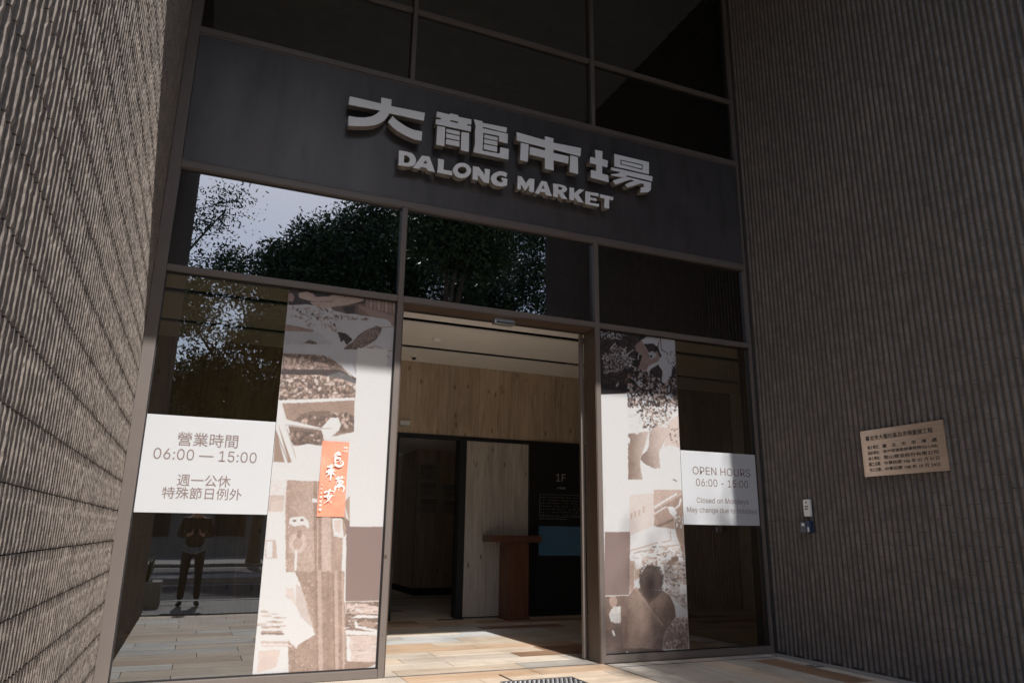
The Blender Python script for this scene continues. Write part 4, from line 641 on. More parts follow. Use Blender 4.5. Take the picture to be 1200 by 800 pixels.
film('window_poster', -1.09, -.067, .083, 3.436, LEFT_OPS, 1, 'sepia photo film on the left window: fish on ice above trays of shellfish', [(-.44, 0, 1.26, 2.80), (-.385, 0, .64, 1.26), (-1.1, -.68, 1.70, 2.15)])
film('window_poster', 2.244, 3.262, .083, 3.436, RIGHT_OPS, 2, 'sepia photo film on the right window: potted plants above a person from behind', [(2.2, 2.53, .64, 2.79)])

try:
    FONT = bpy.data.fonts.load(bpy.utils.system_resource('DATAFILES', path='fonts')+'/Inter.woff2')
except Exception: FONT = None
def text_mesh(body, font=None, offset=0.0, extrude=0.0, spacing=1.0, res=3):
    cu = bpy.data.curves.new('t', 'FONT'); cu.body = body; cu.size = 1
    if FONT and all(ord(c_) < 0x2e80 for c_ in body): cu.font = FONT
    cu.size = 1; cu.offset = offset; cu.extrude = extrude
    cu.resolution_u = res; cu.space_character = spacing
    o = bpy.data.objects.new('t', cu); COL.objects.link(o)
    dg = bpy.context.evaluated_depsgraph_get(); me = bpy.data.meshes.new_from_object(o.evaluated_get(dg))
    bpy.data.objects.remove(o); bpy.data.curves.remove(cu)
    return me
def lettering(body, centre, width, mat, parent, right=(1, 0, 0), up=(0, 0, 1), height=None, offset=0.0, spacing=1.0, depth=.0015, split=False):
    """flat print; split=True gives every character its own object"""
    me = text_mesh(body, offset=offset, spacing=spacing)
    a = np.empty(len(me.vertices)*3, np.float64); me.vertices.foreach_get('co', a); a = a.reshape(-1, 3)
    lo, hi = a.min(0), a.max(0); c = (lo+hi)/2; s = width/(hi[0]-lo[0]); sy = s if height is None else height/(hi[1]-lo[1])
    r_, u_ = Vector(right), Vector(up); nrm = r_.cross(u_)
    q = np.outer((a[:, 0]-c[0])*s, r_)+np.outer((a[:, 1]-c[1])*sy, u_)+np.outer(np.ones(len(a))*depth, nrm)
    faces = [tuple(p.vertices) for p in me.polygons]
    if not split:
        m2 = bpy.data.meshes.new('lettering'); m2.from_pydata(q.tolist(), [], faces); m2.materials.append(mat); m2.update()
        o = link('lettering', m2, parent, centre)
        if len(body) > 1: o['kind'] = 'stuff'
        return o
    for k, ch in enumerate(body):
        if ch in ' 　': continue
        t = text_mesh(ch, offset=offset, spacing=spacing); t2 = text_mesh(body[:k+1], offset=offset, spacing=spacing)
        v = np.array([tuple(p.co) for p in t.vertices]); dx = max(p.co.x for p in t2.vertices)-v[:, 0].max()
        v[:, 0] += dx; fs = [tuple(p.vertices) for p in t.polygons]
        pts = np.outer((v[:, 0]-c[0])*s, r_)+np.outer((v[:, 1]-c[1])*sy, u_)+np.outer(np.ones(len(v))*depth, nrm); cc = pts.mean(0)
        m2 = bpy.data.meshes.new('character'); m2.from_pydata((pts-cc).tolist(), [], fs); m2.materials.append(mat); m2.update()
        link('character', m2, parent, Vector(centre)+Vector(cc))
        bpy.data.meshes.remove(t); bpy.data.meshes.remove(t2)
def sign(name, x0, x1, z0, z1, lines, label, cat='sign', y=.042):
    t = thing(name, ((x0+x1)/2, y, z0), label, cat)
    mb = MB(); mb.face([(x0, y, z0), (x1, y, z0), (x1, y, z1), (x0, y, z1)]); put('sign_film', mb, M['white_film'], t)
    for body, cx, cz, w, hh in lines: lettering(body, (cx, y-.0005, cz), w, M['print'], t, height=hh, offset=.004 if ord(body[0]) > 1000 else 0.0, split=True)
    return t
sign('opening_hours_sign', -2.140, -1.094, 1.364, 2.172, [('營業時間', -1.636, 1.978, .485, None), ('06:00 — 15:00', -1.637, 1.846, .82, .092),
     ('週一公休', -1.630, 1.634, .42, None), ('特殊節日例外', -1.631, 1.527, .625, None)], 'white opening hours sign with Chinese lettering on the left window')
sign('opening_hours_sign', 3.264, 4.320, 1.350, 2.158, [('OPEN HOURS', 3.82, 1.941, .81, .088), ('06:00 - 15:00', 3.818, 1.811, .73, .084),
     ('Closed on Mondays', 3.81, 1.607, .72, None), ('May change due to holidays', 3.80, 1.503, .97, None)], 'white OPEN HOURS sign with English lettering on the right window')
# orange banner
mt, n, l, b = nt('orange_cloth'); v = mapped(n, l, (1, 1, 1), 'World'); f = noise(n, l, v, 7, 3)
l.new(ramp(n, l, f, [(.3, (.72, .25, .155)), (.7, (.78, .31, .21))]), b.inputs['Base Color']); b.inputs['Roughness'].default_value = .75
bump(n, l, noise(n, l, v, 9, 2), .6, .02, b); M['orange'] = mt
M['banner_white'] = simple('banner_print', (.80, .74, .70), .7, bmp=0)
bn = thing('orange_banner', (-.553, .03, 1.355), 'narrow orange vertical banner with white brush lettering over the left poster', 'banner')
mb = MB(); NX, NZ = 6, 18
bx0, bx1, bz0, bz1 = -.672, -.430, 1.357, 2.030
gp = {}
for i in range(NX+1):
    for j in range(NZ+1):
        u, v_ = i/NX, j/NZ
        gp[i, j] = (bx0+(bx1-bx0)*u, .036+.004*math.sin(9*v_+3*u)+.003*math.sin(5*u), bz0+(bz1-bz0)*v_)
for i in range(NX):
    for j in range(NZ): mb.face([gp[i, j], gp[i+1, j], gp[i+1, j+1], gp[i, j+1]])
put('cloth', mb, M['orange'], bn, smooth=True)
def brush(strokes, cx, cz, sc_):
    """brush-written character: tapered strokes as flat ribbons, joined into one piece of print"""
    mb = MB()
    for k, pts in enumerate(strokes):
        P_ = [Vector((cx+a*sc_, .0235-k*.0001, cz+b_*sc_)) for a, b_ in pts]
        Q = []
        for i in range(len(P_)-1):
            for t in (0, .33, .66): Q.append(P_[i].lerp(P_[i+1], t))
        Q.append(P_[-1])
        for _ in range(2): Q = [Q[0]]+[(Q[i-1]+Q[i]*2+Q[i+1])/4 for i in range(1, len(Q)-1)]+[Q[-1]]
        W_ = [sc_*(.085+.045*math.sin(1.1+5*i/len(Q)))*(1 if i < len(Q)-2 else .55) for i in range(len(Q))]
        L_ = []
        for i, p in enumerate(Q):
            d = (Q[min(i+1, len(Q)-1)]-Q[max(i-1, 0)]).normalized(); nn = Vector((-d.z, 0, d.x)); L_.append((p+nn*W_[i], p-nn*W_[i]))
        for a, b_ in zip(L_, L_[1:]): mb.face([a[0], a[1], b_[1], b_[0]])
    put('brush_character', mb, M['banner_white'], bn, kind='stuff')
brush([[(.05, 1.0), (-.45, .72), (-.62, .35)], [(.25, .78), (-.35, .55)], [(-.30, .60), (-.42, -.35), (-.1, -.15)], [(-.35, .25), (.25, .35), (.2, -.05), (-.3, -.1)], [(-.42, -.38), (.1, -.75), (.62, -.45), (.55, .05), (.25, -.1), (.35, -.4)]], -.520, 1.856, .078)
brush([[(-.5, .75), (.45, .9)], [(-.35, .45), (-.1, .25)], [(.35, .5), (.1, .25)], [(-.6, .1), (.62, .28)], [(0, 1.1), (.02, -1.0), (-.18, -.8)], [(-.05, .1), (-.6, -.55)], [(.08, .1), (.65, -.35)]], -.578, 1.742, .072)
brush([[(-.5, .85), (.6, 1.0)], [(-.2, 1.15), (-.15, .7)], [(.25, 1.2), (.2, .75)], [(-.35, .55), (.4, .65), (.35, .2), (-.35, .1), (-.35, .55)], [(-.5, -.1), (.65, .1), (.55, -.75), (.3, -.65)], [(0, .5), (-.05, -.6)], [(-.45, -.1), (-.55, -.9)]], -.494, 1.630, .074)
brush([[(0, 1.0), (.1, .8)], [(-.6, .45), (-.5, .7), (.6, .8), (.5, .5)], [(0, .6), (-.35, -.1), (.4, -.75)], [(.3, .3), (-.1, -.5), (-.6, -.8)], [(-.65, .05), (.7, .2)]], -.578, 1.530, .070)
lettering('恭賀', (-.462, .024, 1.975), .04, M['banner_white'], bn, offset=.02)
lettering('新禧', (-.462, .024, 1.945), .04, M['banner_white'], bn, offset=.02)
for i, (ch, w) in enumerate((('市', .014), ('議', .014), ('員', .014), ('林', .024), ('世', .024), ('宗', .024), ('賀', .026))):
    lettering(ch, (-.650, .024, 1.635-i*.036), w, M['banner_white'], bn, offset=.02)

# ------------------------------------------------------------------ raised sign letters
SG = json.loads(r'''{"cjk":[["大",[[[-0.693,5.502],[-0.372,5.502],[-0.374,5.574],[-0.265,5.578],[-0.266,5.501],[0.097,5.515],[0.089,5.419],[-0.28,5.413],[-0.298,5.367],[-0.33,5.316],[-0.376,5.269],[-0.432,5.233],[-0.508,5.205],[-0.594,5.184],[-0.687,5.168],[-0.69,5.278],[-0.609,5.282],[-0.523,5.301],[-0.464,5.329],[-0.418,5.365],[-0.374,5.419],[-0.701,5.404]],[[-0.245,5.389],[-0.217,5.366],[-0.18,5.344],[-0.105,5.308],[-0.059,5.295],[-0.013,5.286],[0.077,5.29],[0.075,5.181],[-0.007,5.177],[-0.1,5.2],[-0.183,5.229],[-0.239,5.264],[-0.289,5.309]]]],["龍",[[[0.228,5.566],[0.371,5.565],[0.374,5.583],[0.467,5.581],[0.467,5.564],[0.617,5.569],[0.617,5.508],[0.575,5.5],[0.575,5.483],[0.615,5.487],[0.614,5.42],[0.217,5.413],[0.221,5.47],[0.273,5.481],[0.275,5.498],[0.222,5.497]],[[0.381,5.502],[0.467,5.503],[0.465,5.484],[0.38,5.483]],[[0.239,5.398],[0.326,5.4],[0.324,5.175],[0.233,5.173]],[[0.339,5.387],[0.49,5.391],[0.49,5.346],[0.34,5.345]],[[0.339,5.332],[0.489,5.332],[0.489,5.284],[0.34,5.28]],[[0.341,5.268],[0.49,5.27],[0.49,5.209],[0.339,5.206]],[[0.508,5.392],[0.596,5.397],[0.598,5.172],[0.507,5.171]],[[0.645,5.577],[0.745,5.58],[0.744,5.56],[1.036,5.573],[1.031,5.509],[0.754,5.513],[0.751,5.495],[1.048,5.499],[1.047,5.38],[0.944,5.381],[0.943,5.447],[0.758,5.442],[0.754,5.225],[0.954,5.235],[0.96,5.314],[1.062,5.315],[1.059,5.186],[0.65,5.182],[0.667,5.3],[0.661,5.413],[0.669,5.501]],[[0.772,5.423],[0.927,5.428],[0.927,5.386],[0.772,5.382]],[[0.771,5.369],[0.926,5.373],[0.926,5.323],[0.77,5.319]],[[0.769,5.305],[0.926,5.309],[0.924,5.248],[0.768,5.246]]]],["市",[[[1.154,5.546],[1.501,5.529],[1.501,5.58],[1.609,5.577],[1.606,5.522],[1.964,5.538],[1.954,5.429],[1.61,5.437],[1.608,5.396],[1.802,5.395],[1.794,5.3],[1.608,5.302],[1.612,5.176],[1.501,5.173],[1.501,5.306],[1.311,5.306],[1.317,5.403],[1.504,5.401],[1.504,5.435],[1.152,5.443]],[[1.205,5.427],[1.3,5.426],[1.293,5.212],[1.196,5.212]],[[1.822,5.415],[1.92,5.414],[1.921,5.198],[1.81,5.2]]]],["場",[[[2.148,5.561],[2.248,5.563],[2.242,5.465],[2.318,5.455],[2.307,5.369],[2.239,5.371],[2.237,5.272],[2.317,5.269],[2.324,5.181],[2.084,5.19],[2.089,5.288],[2.157,5.288],[2.158,5.373],[2.074,5.371],[2.084,5.455],[2.151,5.455]],[[2.407,5.566],[2.888,5.566],[2.881,5.403],[2.402,5.405]],[[2.492,5.51],[2.799,5.512],[2.79,5.442],[2.486,5.447]],[[2.506,5.5],[2.786,5.499],[2.781,5.454],[2.501,5.46]],[[2.36,5.382],[2.932,5.386],[2.922,5.319],[2.57,5.324],[2.561,5.305],[2.907,5.3],[2.9,5.205],[2.865,5.168],[2.75,5.138],[2.756,5.205],[2.799,5.218],[2.804,5.261],[2.762,5.26],[2.573,5.166],[2.54,5.2],[2.674,5.278],[2.622,5.28],[2.409,5.169],[2.376,5.214],[2.517,5.287],[2.43,5.278],[2.353,5.279],[2.358,5.293],[2.448,5.319],[2.484,5.346],[2.358,5.346]]]]],"lat":[["D",[[[-0.158,5.017],[-0.074,5.02],[-0.017,5.015],[0.012,4.989],[0.028,4.95],[0.022,4.905],[-0.007,4.869],[-0.06,4.854],[-0.16,4.849],[-0.153,4.872]],[[-0.1,4.976],[-0.068,4.977],[-0.043,4.958],[-0.038,4.929],[-0.048,4.902],[-0.079,4.891],[-0.1,4.893]]]],["A",[[[0.089,5.015],[0.168,5.018],[0.236,4.855],[0.153,4.858],[0.141,4.882],[0.08,4.883],[0.066,4.854],[-0.003,4.853]],[[0.128,4.972],[0.148,4.932],[0.107,4.931]]]],["L",[[[0.262,5.018],[0.327,5.02],[0.326,4.903],[0.389,4.907],[0.424,4.908],[0.421,4.858],[0.257,4.856],[0.264,4.929]]]],["O",[[[0.632,4.962],[0.628,4.933],[0.614,4.905],[0.592,4.88],[0.564,4.862],[0.532,4.85],[0.501,4.848],[0.472,4.854],[0.449,4.869],[0.435,4.89],[0.428,4.917],[0.432,4.945],[0.446,4.973],[0.467,4.998],[0.495,5.018],[0.527,5.029],[0.559,5.032],[0.588,5.025],[0.611,5.01],[0.626,4.988]],[[0.582,4.954],[0.58,4.94],[0.573,4.927],[0.563,4.916],[0.549,4.907],[0.533,4.901],[0.518,4.9],[0.503,4.903],[0.493,4.91],[0.485,4.92],[0.482,4.932],[0.485,4.946],[0.491,4.959],[0.502,4.971],[0.516,4.98],[0.531,4.986],[0.546,4.987],[0.56,4.984],[0.572,4.977],[0.579,4.967]]]],["N",[[[0.651,5.018],[0.718,5.02],[0.787,4.944],[0.786,5.017],[0.847,5.02],[0.838,4.854],[0.777,4.856],[0.711,4.93],[0.71,4.862],[0.649,4.862]]]],["G",[[[1.047,5.019],[1.009,5.031],[0.953,5.024],[0.904,4.995],[0.867,4.955],[0.856,4.909],[0.872,4.868],[0.913,4.845],[0.981,4.846],[1.048,4.873],[1.051,4.953],[0.982,4.953],[0.979,4.925],[0.998,4.923],[0.992,4.902],[0.955,4.894],[0.927,4.911],[0.923,4.936],[0.935,4.961],[0.966,4.977],[1.004,4.978],[1.036,4.966]]]],["M",[[[1.173,5.018],[1.219,5.017],[1.272,4.949],[1.312,5.015],[1.373,5.02],[1.369,4.857],[1.307,4.856],[1.31,4.934],[1.269,4.862],[1.258,4.859],[1.211,4.925],[1.21,4.858],[1.169,4.857]]]],["A",[[[1.458,5.015],[1.524,5.019],[1.588,4.855],[1.511,4.856],[1.5,4.884],[1.443,4.881],[1.429,4.849],[1.377,4.849]],[[1.482,4.976],[1.497,4.925],[1.46,4.924]]]],["R",[[[1.601,5.015],[1.702,5.022],[1.756,5.016],[1.781,4.985],[1.765,4.95],[1.726,4.927],[1.783,4.856],[1.707,4.856],[1.668,4.915],[1.663,4.858],[1.6,4.858],[1.606,4.931]],[[1.672,4.992],[1.712,4.991],[1.719,4.972],[1.702,4.956],[1.669,4.953]]]],["K",[[[1.811,5.012],[1.869,5.014],[1.868,4.952],[1.934,5.017],[1.998,5.018],[1.923,4.94],[1.993,4.854],[1.913,4.853],[1.867,4.907],[1.865,4.86],[1.804,4.86]]]],["E",[[[2.014,5.006],[2.183,5.012],[2.184,4.972],[2.075,4.971],[2.074,4.94],[2.156,4.943],[2.156,4.91],[2.072,4.908],[2.07,4.875],[2.19,4.881],[2.184,4.846],[2.007,4.845]]]],["T",[[[2.205,5.007],[2.38,5.006],[2.375,4.966],[2.321,4.963],[2.321,4.849],[2.254,4.849],[2.261,4.963],[2.204,4.964]]]]]}''')
sgn = thing('raised_letter_sign', (1.15, -.06, 4.85), 'raised white letters of the market name in Chinese and English on dark fascia', 'sign')
def glyph(loops, y_front, depth, name):
    cu = bpy.data.curves.new('g', 'CURVE'); cu.dimensions = '2D'; cu.fill_mode = 'BOTH'; cu.extrude = depth/2
    for lp in loops:
        s = cu.splines.new('POLY'); s.points.add(len(lp)-1); s.use_cyclic_u = True
        for p, (a, b_) in zip(s.points, lp): p.co = (a, b_, 0, 1)
    o = bpy.data.objects.new('g', cu); COL.objects.link(o)
    dg = bpy.context.evaluated_depsgraph_get(); me = bpy.data.meshes.new_from_object(o.evaluated_get(dg))
    bpy.data.objects.remove(o); bpy.data.curves.remove(cu)
    a = np.empty(len(me.vertices)*3); me.vertices.foreach_get('co', a); a = a.reshape(-1, 3)
    c = ((a.min(0)+a.max(0))/2)
    q = np.stack([a[:, 0]-c[0], -(a[:, 2]), a[:, 1]-c[1]], 1); me.vertices.foreach_set('co', q.ravel())
    me.materials.clear(); me.materials.append(M['letter']); me.materials.append(M['chrome']); me.update()
    for p in me.polygons: p.material_index = 0 if abs(p.normal.y) > .7 else 1
    me.name = name
    return link(name, me, sgn, (c[0], y_front+depth/2, c[1]))
for ch, loops in SG['cjk']:
    o = glyph(loops, -.122, .082, 'letter')
    cx, cz = WO[o.name][0], WO[o.name][2]
for ch, loops in SG['lat']: glyph(loops, -.120, .080, 'letter')
pins = MB()
for ch, loops in SG['cjk']+SG['lat']:
    for lp in loops[:1]:
        for (a, b_) in (lp[0], lp[len(lp)//2]):
            cxx = sum(p[0] for p in lp)/len(lp); czz = sum(p[1] for p in lp)/len(lp)
            pins.lathe((a+(cxx-a)*.25, 0, b_+(czz-b_)*.25), [(.008, -.045), (.008, .014)], 8, 'y')
put('mounting_pin', pins, M['metal'], sgn, kind='stuff')

# ------------------------------------------------------------------ lobby
ceilc = thing('lobby_ceiling', (2.4, 2.0, 3.83), 'pale lobby ceiling of wide flat panels split by black slots', 'ceiling')
ys = [.30, 1.585, 3.145, 4.099]
yy = .24
for y0, y1 in ((.32, 1.78), (1.96, 3.12), (3.30, 4.098)):
    xx = -2.5
    for x1 in (1.2, 4.3, 7.4):
        box('ceiling_panel', (xx+.001, x1-.001, y0, y1, 3.83, 3.85), M['ceil'], ceilc); xx = x1
for y0, y1 in ((.2, .31), (1.74, 2.0), (3.08, 3.34)): box('slot', (-2.5, 7.4, y0, y1, 3.90, 3.93), M['black'], ceilc)
det = thing('smoke_detector', (1.149, 2.62, 3.80), 'small round smoke detector on the lobby ceiling', 'detector')
put('base', MB().lathe((1.149, 2.62, 3.8295), [(.075, 0), (.075, -.012)], 24), M['white'], det); put('dome', MB().lathe((1.149, 2.62, 3.817), [(.062, 0), (.055, -.025), (.03, -.032)], 24), M['ceil'], det)
cm = thing('ceiling_camera', (1.13, 3.72, 3.75), 'tiny dome camera on the ceiling beside the oak wall', 'camera')
put('mount', MB().lathe((1.13, 3.72, 3.829), [(.05, 0), (.05, -.03)], 20), M['white'], cm); put('dome', MB().lathe((1.13, 3.72, 3.798), [(.036, 0), (.03, -.02), (.012, -.034)], 16), M['black'], cm)
wl_ = thing('oak_wall', (2.4, 4.15, 0), 'oak plank wall at the back of the lobby above the black framed openings', 'wall')
x = -2.49; i = 0
while x < 7.38:
    x1 = min(x+.345, 7.39)
    box('panel', (x+.0015, x1-.0015, 4.1+.0015*(i % 2), 4.16, 2.705, 3.829), M['oak'], wl_, bev=.0)
    x = x1; i += 1
for (a, b_) in ((-2.49, .90), (4.56, 7.39)):
    x = a
    while x < b_-.02:
        x1 = min(x+.345, b_); box('panel', (x+.0015, x1-.0015, 4.102, 4.16, .0, 2.698), M['oak'], wl_); x = x1
for (a, b_) in ((2.152, 2.51), (2.512, 2.865), (2.867, 3.222)): box('panel', (a, b_, 4.104, 4.16, .02, 2.64), M['oak_grey'], wl_)
box('wall_core', (-2.5, .9, 4.162, 4.35, 0, 3.83), M['void'], wl_); box('wall_core', (2.06, 7.4, 4.162, 4.35, 0, 2.70), M['void'], wl_); box('wall_core', (.9, 7.4, 4.162, 4.35, 2.702, 3.83), M['void'], wl_)
fr = thing('black_door_frame', (1.5, 4.1, 0), 'black steel frame round the dark opening at the back of the lobby', 'door frame')
box('head', (.90, 3.225, 4.088, 4.20, 2.642, 2.703), M['black'], fr); box('post', (2.045, 2.150, 4.085, 4.25, 0, 2.641), M['black'], fr); box('post', (.90, 1.06, 4.085, 4.25, 0, 2.641), M['black'], fr)
box('floor_track', (1.75, 2.148, 4.0, 4.08, -.01, .006), M['black'], fr)
# corridor beyond
cb = thing('corridor_wall', (3.3, 9.5, 0), 'dim oak clad corridor wall with pinned notices beyond the black frame', 'wall')
x = 2.55; i = 0
while x < 4.19:
    x1 = min(x+.40, 4.195); box('panel', (x+.002, x1-.002, 8.3, 8.34, .14, 2.948), M['oak'], cb); x = x1
y = 8.35
while y < 12.1:
    y1 = min(y+.40, 12.15); box('panel', (2.53, 2.549, y+.002, y1-.002, .14, 2.948), M['oak'], cb); y = y1
box('skirting', (2.53, 4.195, 8.285, 8.34, .0, .136), M['black'], cb)
box('wall_core', (2.551, 4.195, 8.342, 12.15, .0, 2.946), M['void'], cb)
M['paper'] = simple('notice_paper', (.34, .33, .30), .8, bmp=0); M['ink'] = simple('ink', (.03, .03, .03), .8, bmp=0)
for (x0, x1, z0, z1, who, seed) in ((2.54, 3.02, 2.30, 2.66, 'upper left', 1), (2.56, 3.03, 1.96, 2.285, 'middle left', 2), (2.575, 3.05, 1.62, 1.945, 'lower left', 3), (3.08, 3.48, 1.94, 2.25, 'upper right', 4), (3.08, 3.48, 1.61, 1.925, 'lower right', 5)):
    t = thing('wall_notice', ((x0+x1)/2, 8.29, z0), 'faint printed notice on the corridor wall, %s of the five' % who, 'notice', 'notices on the corridor wall')
    box('sheet', (x0, x1, 8.294, 8.297, z0, z1), M['paper'], t)
    r = random.Random(seed); pr = MB(); z = z1-.05
    while z > z0+.03:
        hh = .022 if z > z1-.1 else .009
        xx = x0+.06+r.uniform(0, .03)
        while xx < x1-.07:
            q = r.uniform(.012, .024); pr.box(xx, xx+q, 8.2925, 8.2938, z-hh, z); xx += q+.008
        z -= hh+.026
    put('print_line', pr, M['ink'], t, kind='stuff')
# exit box on the band
eb = thing('wall_box', (1.13, 4.07, 2.81), 'small pale box fixed on the oak wall just above the black frame', 'box')
box('housing', (1.05, 1.205, 4.045, 4.099, 2.815, 2.885), M['white'], eb, bev=.006); box('bracket', (1.06, 1.16, 4.06, 4.099, 2.795, 2.814), M['metal'], eb)
# directory board
db = thing('directory_board', (3.9, 4.07, 0), 'black directory board marked 1F with a stall plan and dim blue screen', 'directory')
box('board', (3.228, 4.555, 4.062, 4.15, .0, 2.70), M['black'], db); box('panel_frame', (3.30, 4.26, 4.052, 4.061, .06, 2.64), M['void'], db)
M['grey_print'] = simple('grey_print', (.42, .42, .42), .7, bmp=0)
lettering('1F', (3.785, 4.050, 2.125), .175, M['grey_print'], db, split=True)
lettering('市場樓層', (3.79, 4.050, 1.958), .15, M['grey_print'], db)
r = random.Random(8); pm = MB()
x0, x1, z0, z1 = 3.40, 4.14, 1.50, 1.85
for (a, b_, c, d) in ((x0, x1, z0, z0+.003), (x0, x1, z1-.003, z1), (x0, x0+.003, z0, z1), (x1-.003, x1, z0, z1)): pm.box(a, b_, 4.049, 4.0505, c, d)
for j in range(7):
    for i in range(17):
        if r.random() < .82: 
            xx = x0+.02+i*.0425; zz = z0+.02+j*.047; w = r.uniform(.012, .03); h = r.uniform(.008, .022)
            pm.box(xx, xx+w, 4.049, 4.0505, zz, zz+.0025); pm.box(xx, xx+.0025, 4.0485, 4.0505, zz+.0026, zz+h); 
            if r.random() < .5: pm.box(xx+w*.3, xx+w*.7, 4.0485, 4.0505, zz+h*.5, zz+h*.8)
for i in range(11): pm.box(x0+i*.045, x0+.022+i*.045, 4.049, 4.0505, 1.462, 1.472)
put('stall_plan', pm, M['grey_print'], db, kind='stuff')
mt, n, l, b = nt('dim_screen'); v = mapped(n, l, (1, 1, 1), 'Object'); f = noise(n, l, v, 1.6, 2)
l.new(ramp(n, l, f, [(.3, (.012, .05, .07)), (.7, (.03, .045, .07))]), b.inputs['Emission Color']); b.inputs['Emission Strength'].default_value = .13
b.inputs['Base Color'].default_value = (.02, .03, .04, 1); b.inputs['Roughness'].default_value = .2; M['screen'] = mt
box('screen', (3.385, 4.165, 4.045, 4.0605, .90, 1.352), M['screen'], db)
# lectern
lc = thing('wooden_lectern', (2.87, 3.85, 0), 'reddish brown wooden lectern standing before the grey oak panel', 'lectern')
box('top', (2.44, 3.24, 3.62, 4.075, 1.105, 1.205), M['redwood'], lc, bev=.006)
box('column', (2.72, 3.055, 3.70, 4.06, .035, 1.103), M['redwood'], lc, bev=.004)
box('plinth', (2.705, 3.07, 3.685, 4.075, .0, .034), M['redwood'], lc, bev=.003)
box('wall_switch', (3.13, 3.17, 4.092, 4.1035, .80, .88), M['black'], cat='switch', label='small dark switch plate on the oak panel beside the lectern')

# ------------------------------------------------------------------ right wall fittings
pq = thing('brass_plaque', (4.347, -1.91, 1.81), 'tilted-looking brass plaque engraved with six lines of Chinese text on the dark tile wall', 'plaque')
pq['label'] = 'rectangular brass plaque engraved with six lines of Chinese text on the dark tile wall'
mt, n, l, b = nt('brushed_brass'); v = mapped(n, l, (1, 4, 160), 'World'); f = noise(n, l, v, 1, 3)
l.new(ramp(n, l, f, [(.3, (.60, .47, .38)), (.7, (.72, .58, .48))]), b.inputs['Base Color']); b.inputs['Metallic'].default_value = .8; b.inputs['Roughness'].default_value = .3
bump(n, l, f, .06, .001, b); M['brass'] = mt
box('plate', (4.343, 4.3545, -2.350, -1.470, 1.815, 2.245), M['brass'], pq)
for (a, b_, c, d) in ((-2.358, -1.462, 1.807, 1.8148), (-2.358, -1.462, 2.2452, 2.253), (-2.358, -2.3502, 1.815, 2.245), (-1.4698, -1.462, 1.815, 2.245)): box('edge', (4.339, 4.3545, a, b_, c, d), M['brass'], pq)
def pl(body, y0, y1, z, h): lettering(body, (4.3425, (y0+y1)/2, z), abs(y1-y0), M['ink'], pq, right=(0, -1, 0), height=h, offset=.012)
pl('臺北市大龍社區及市場重建工程', -1.515, -2.245, 2.175, .048)
for i, (a, b_) in enumerate((('業主單位：', '臺　北　市　市　場　處'), ('設計單位：', '吳中堂建築師事務所(Q-LAB)'), ('施工單位：', '聖山營造股份有限公司'), ('開工日期：', '中華民國 106 年 02 月 01日'), ('完工日期：', '中華民國 108 年 10 月 24日'))):
    z = 2.085-i*.054
    pl(a, -1.525, -1.665, z, .036); pl(b_, -1.70, -2.275, z, .036)
for (yy, zz) in ((-2.33, 2.225), (-1.49, 2.225), (-2.33, 1.835), (-1.49, 1.835)):
    put('screw', MB().lathe((4.341, yy, zz), [(.006, .002), (.005, -.003)], 10, 'x'), M['metal'], pq)
bl = thing('white_wall_device', (4.34, -.68, 1.44), 'small white intercom plate with two dark slots on the dark tile wall', 'device')
put('plate', MB().box(4.322, 4.3545, -.728, -.635, 1.443, 1.62, bev=.01), M['white'], bl)
for z in (1.515, 1.540): box('slot', (4.3195, 4.3225, -.706, -.660, z, z+.012), M['black'], bl)
put('emblem', MB().lathe((4.3215, -.682, 1.588), [(.012, .001), (.010, -.001)], 12, 'x'), M['grey'], bl)
kb = thing('wall_key_box', (4.33, -.66, 1.275), 'little grey and navy box below the white intercom plate', 'box')
put('housing', MB().box(4.300, 4.3545, -.665, -.592, 1.277, 1.385, bev=.008), M['grey'], kb)
put('cover', MB().box(4.304, 4.3545, -.728, -.667, 1.272, 1.400, bev=.01), M['blue'], kb)
box('badge', (4.2985, 4.3, -.655, -.615, 1.345, 1.372), M['white'], kb); box('badge', (4.3015, 4.304, -.712, -.69, 1.285, 1.335), M['white'], kb)
# floor fittings
fp = thing('floor_plate', (4.15, -.80, .001), 'small dark floor plate with a round screw near the foot of the tile wall', 'floor plate')
box('plate', (4.08, 4.20, -.86, -.74, .001, .006), M['grey'], fp); put('screw', MB().lathe((4.14, -.80, .006), [(.014, 0), (.012, .003)], 12), M['metal'], fp)
box('floor_slot', (1.006, 1.020, -.478, -.19, .0005, .004), M['black'], cat='floor slot', label='short black slot strip set in the planks before the doorway')
gt = thing('metal_floor_grate', (1.22, -.78, .001), 'perforated metal floor grate in the planks in front of the doorway', 'grate')
box('tray', (.90, 1.56, -1.10, -.53, .0006, .004), M['black'], gt)
gb = MB()
for j in range(12):
    for i in range(15):
        cx = .925+i*.044+(.022 if j % 2 else 0); cy = -.555-j*.047
        if cx > 1.545: continue
        gb.lathe((cx, cy, .0045), [(.017, 0), (.014, .006), (.006, .007)], 6)
put('stud', gb, M['metal'], gt, kind='stuff')
for (a, b_, c, d) in ((.885, .899, -1.11, -.52), (1.561, 1.575, -1.11, -.52), (.9, 1.56, -.529, -.52), (.9, 1.56, -1.11, -1.101)): box('rim', (a, b_, c, d, .0006, .009), M['metal'], gt)

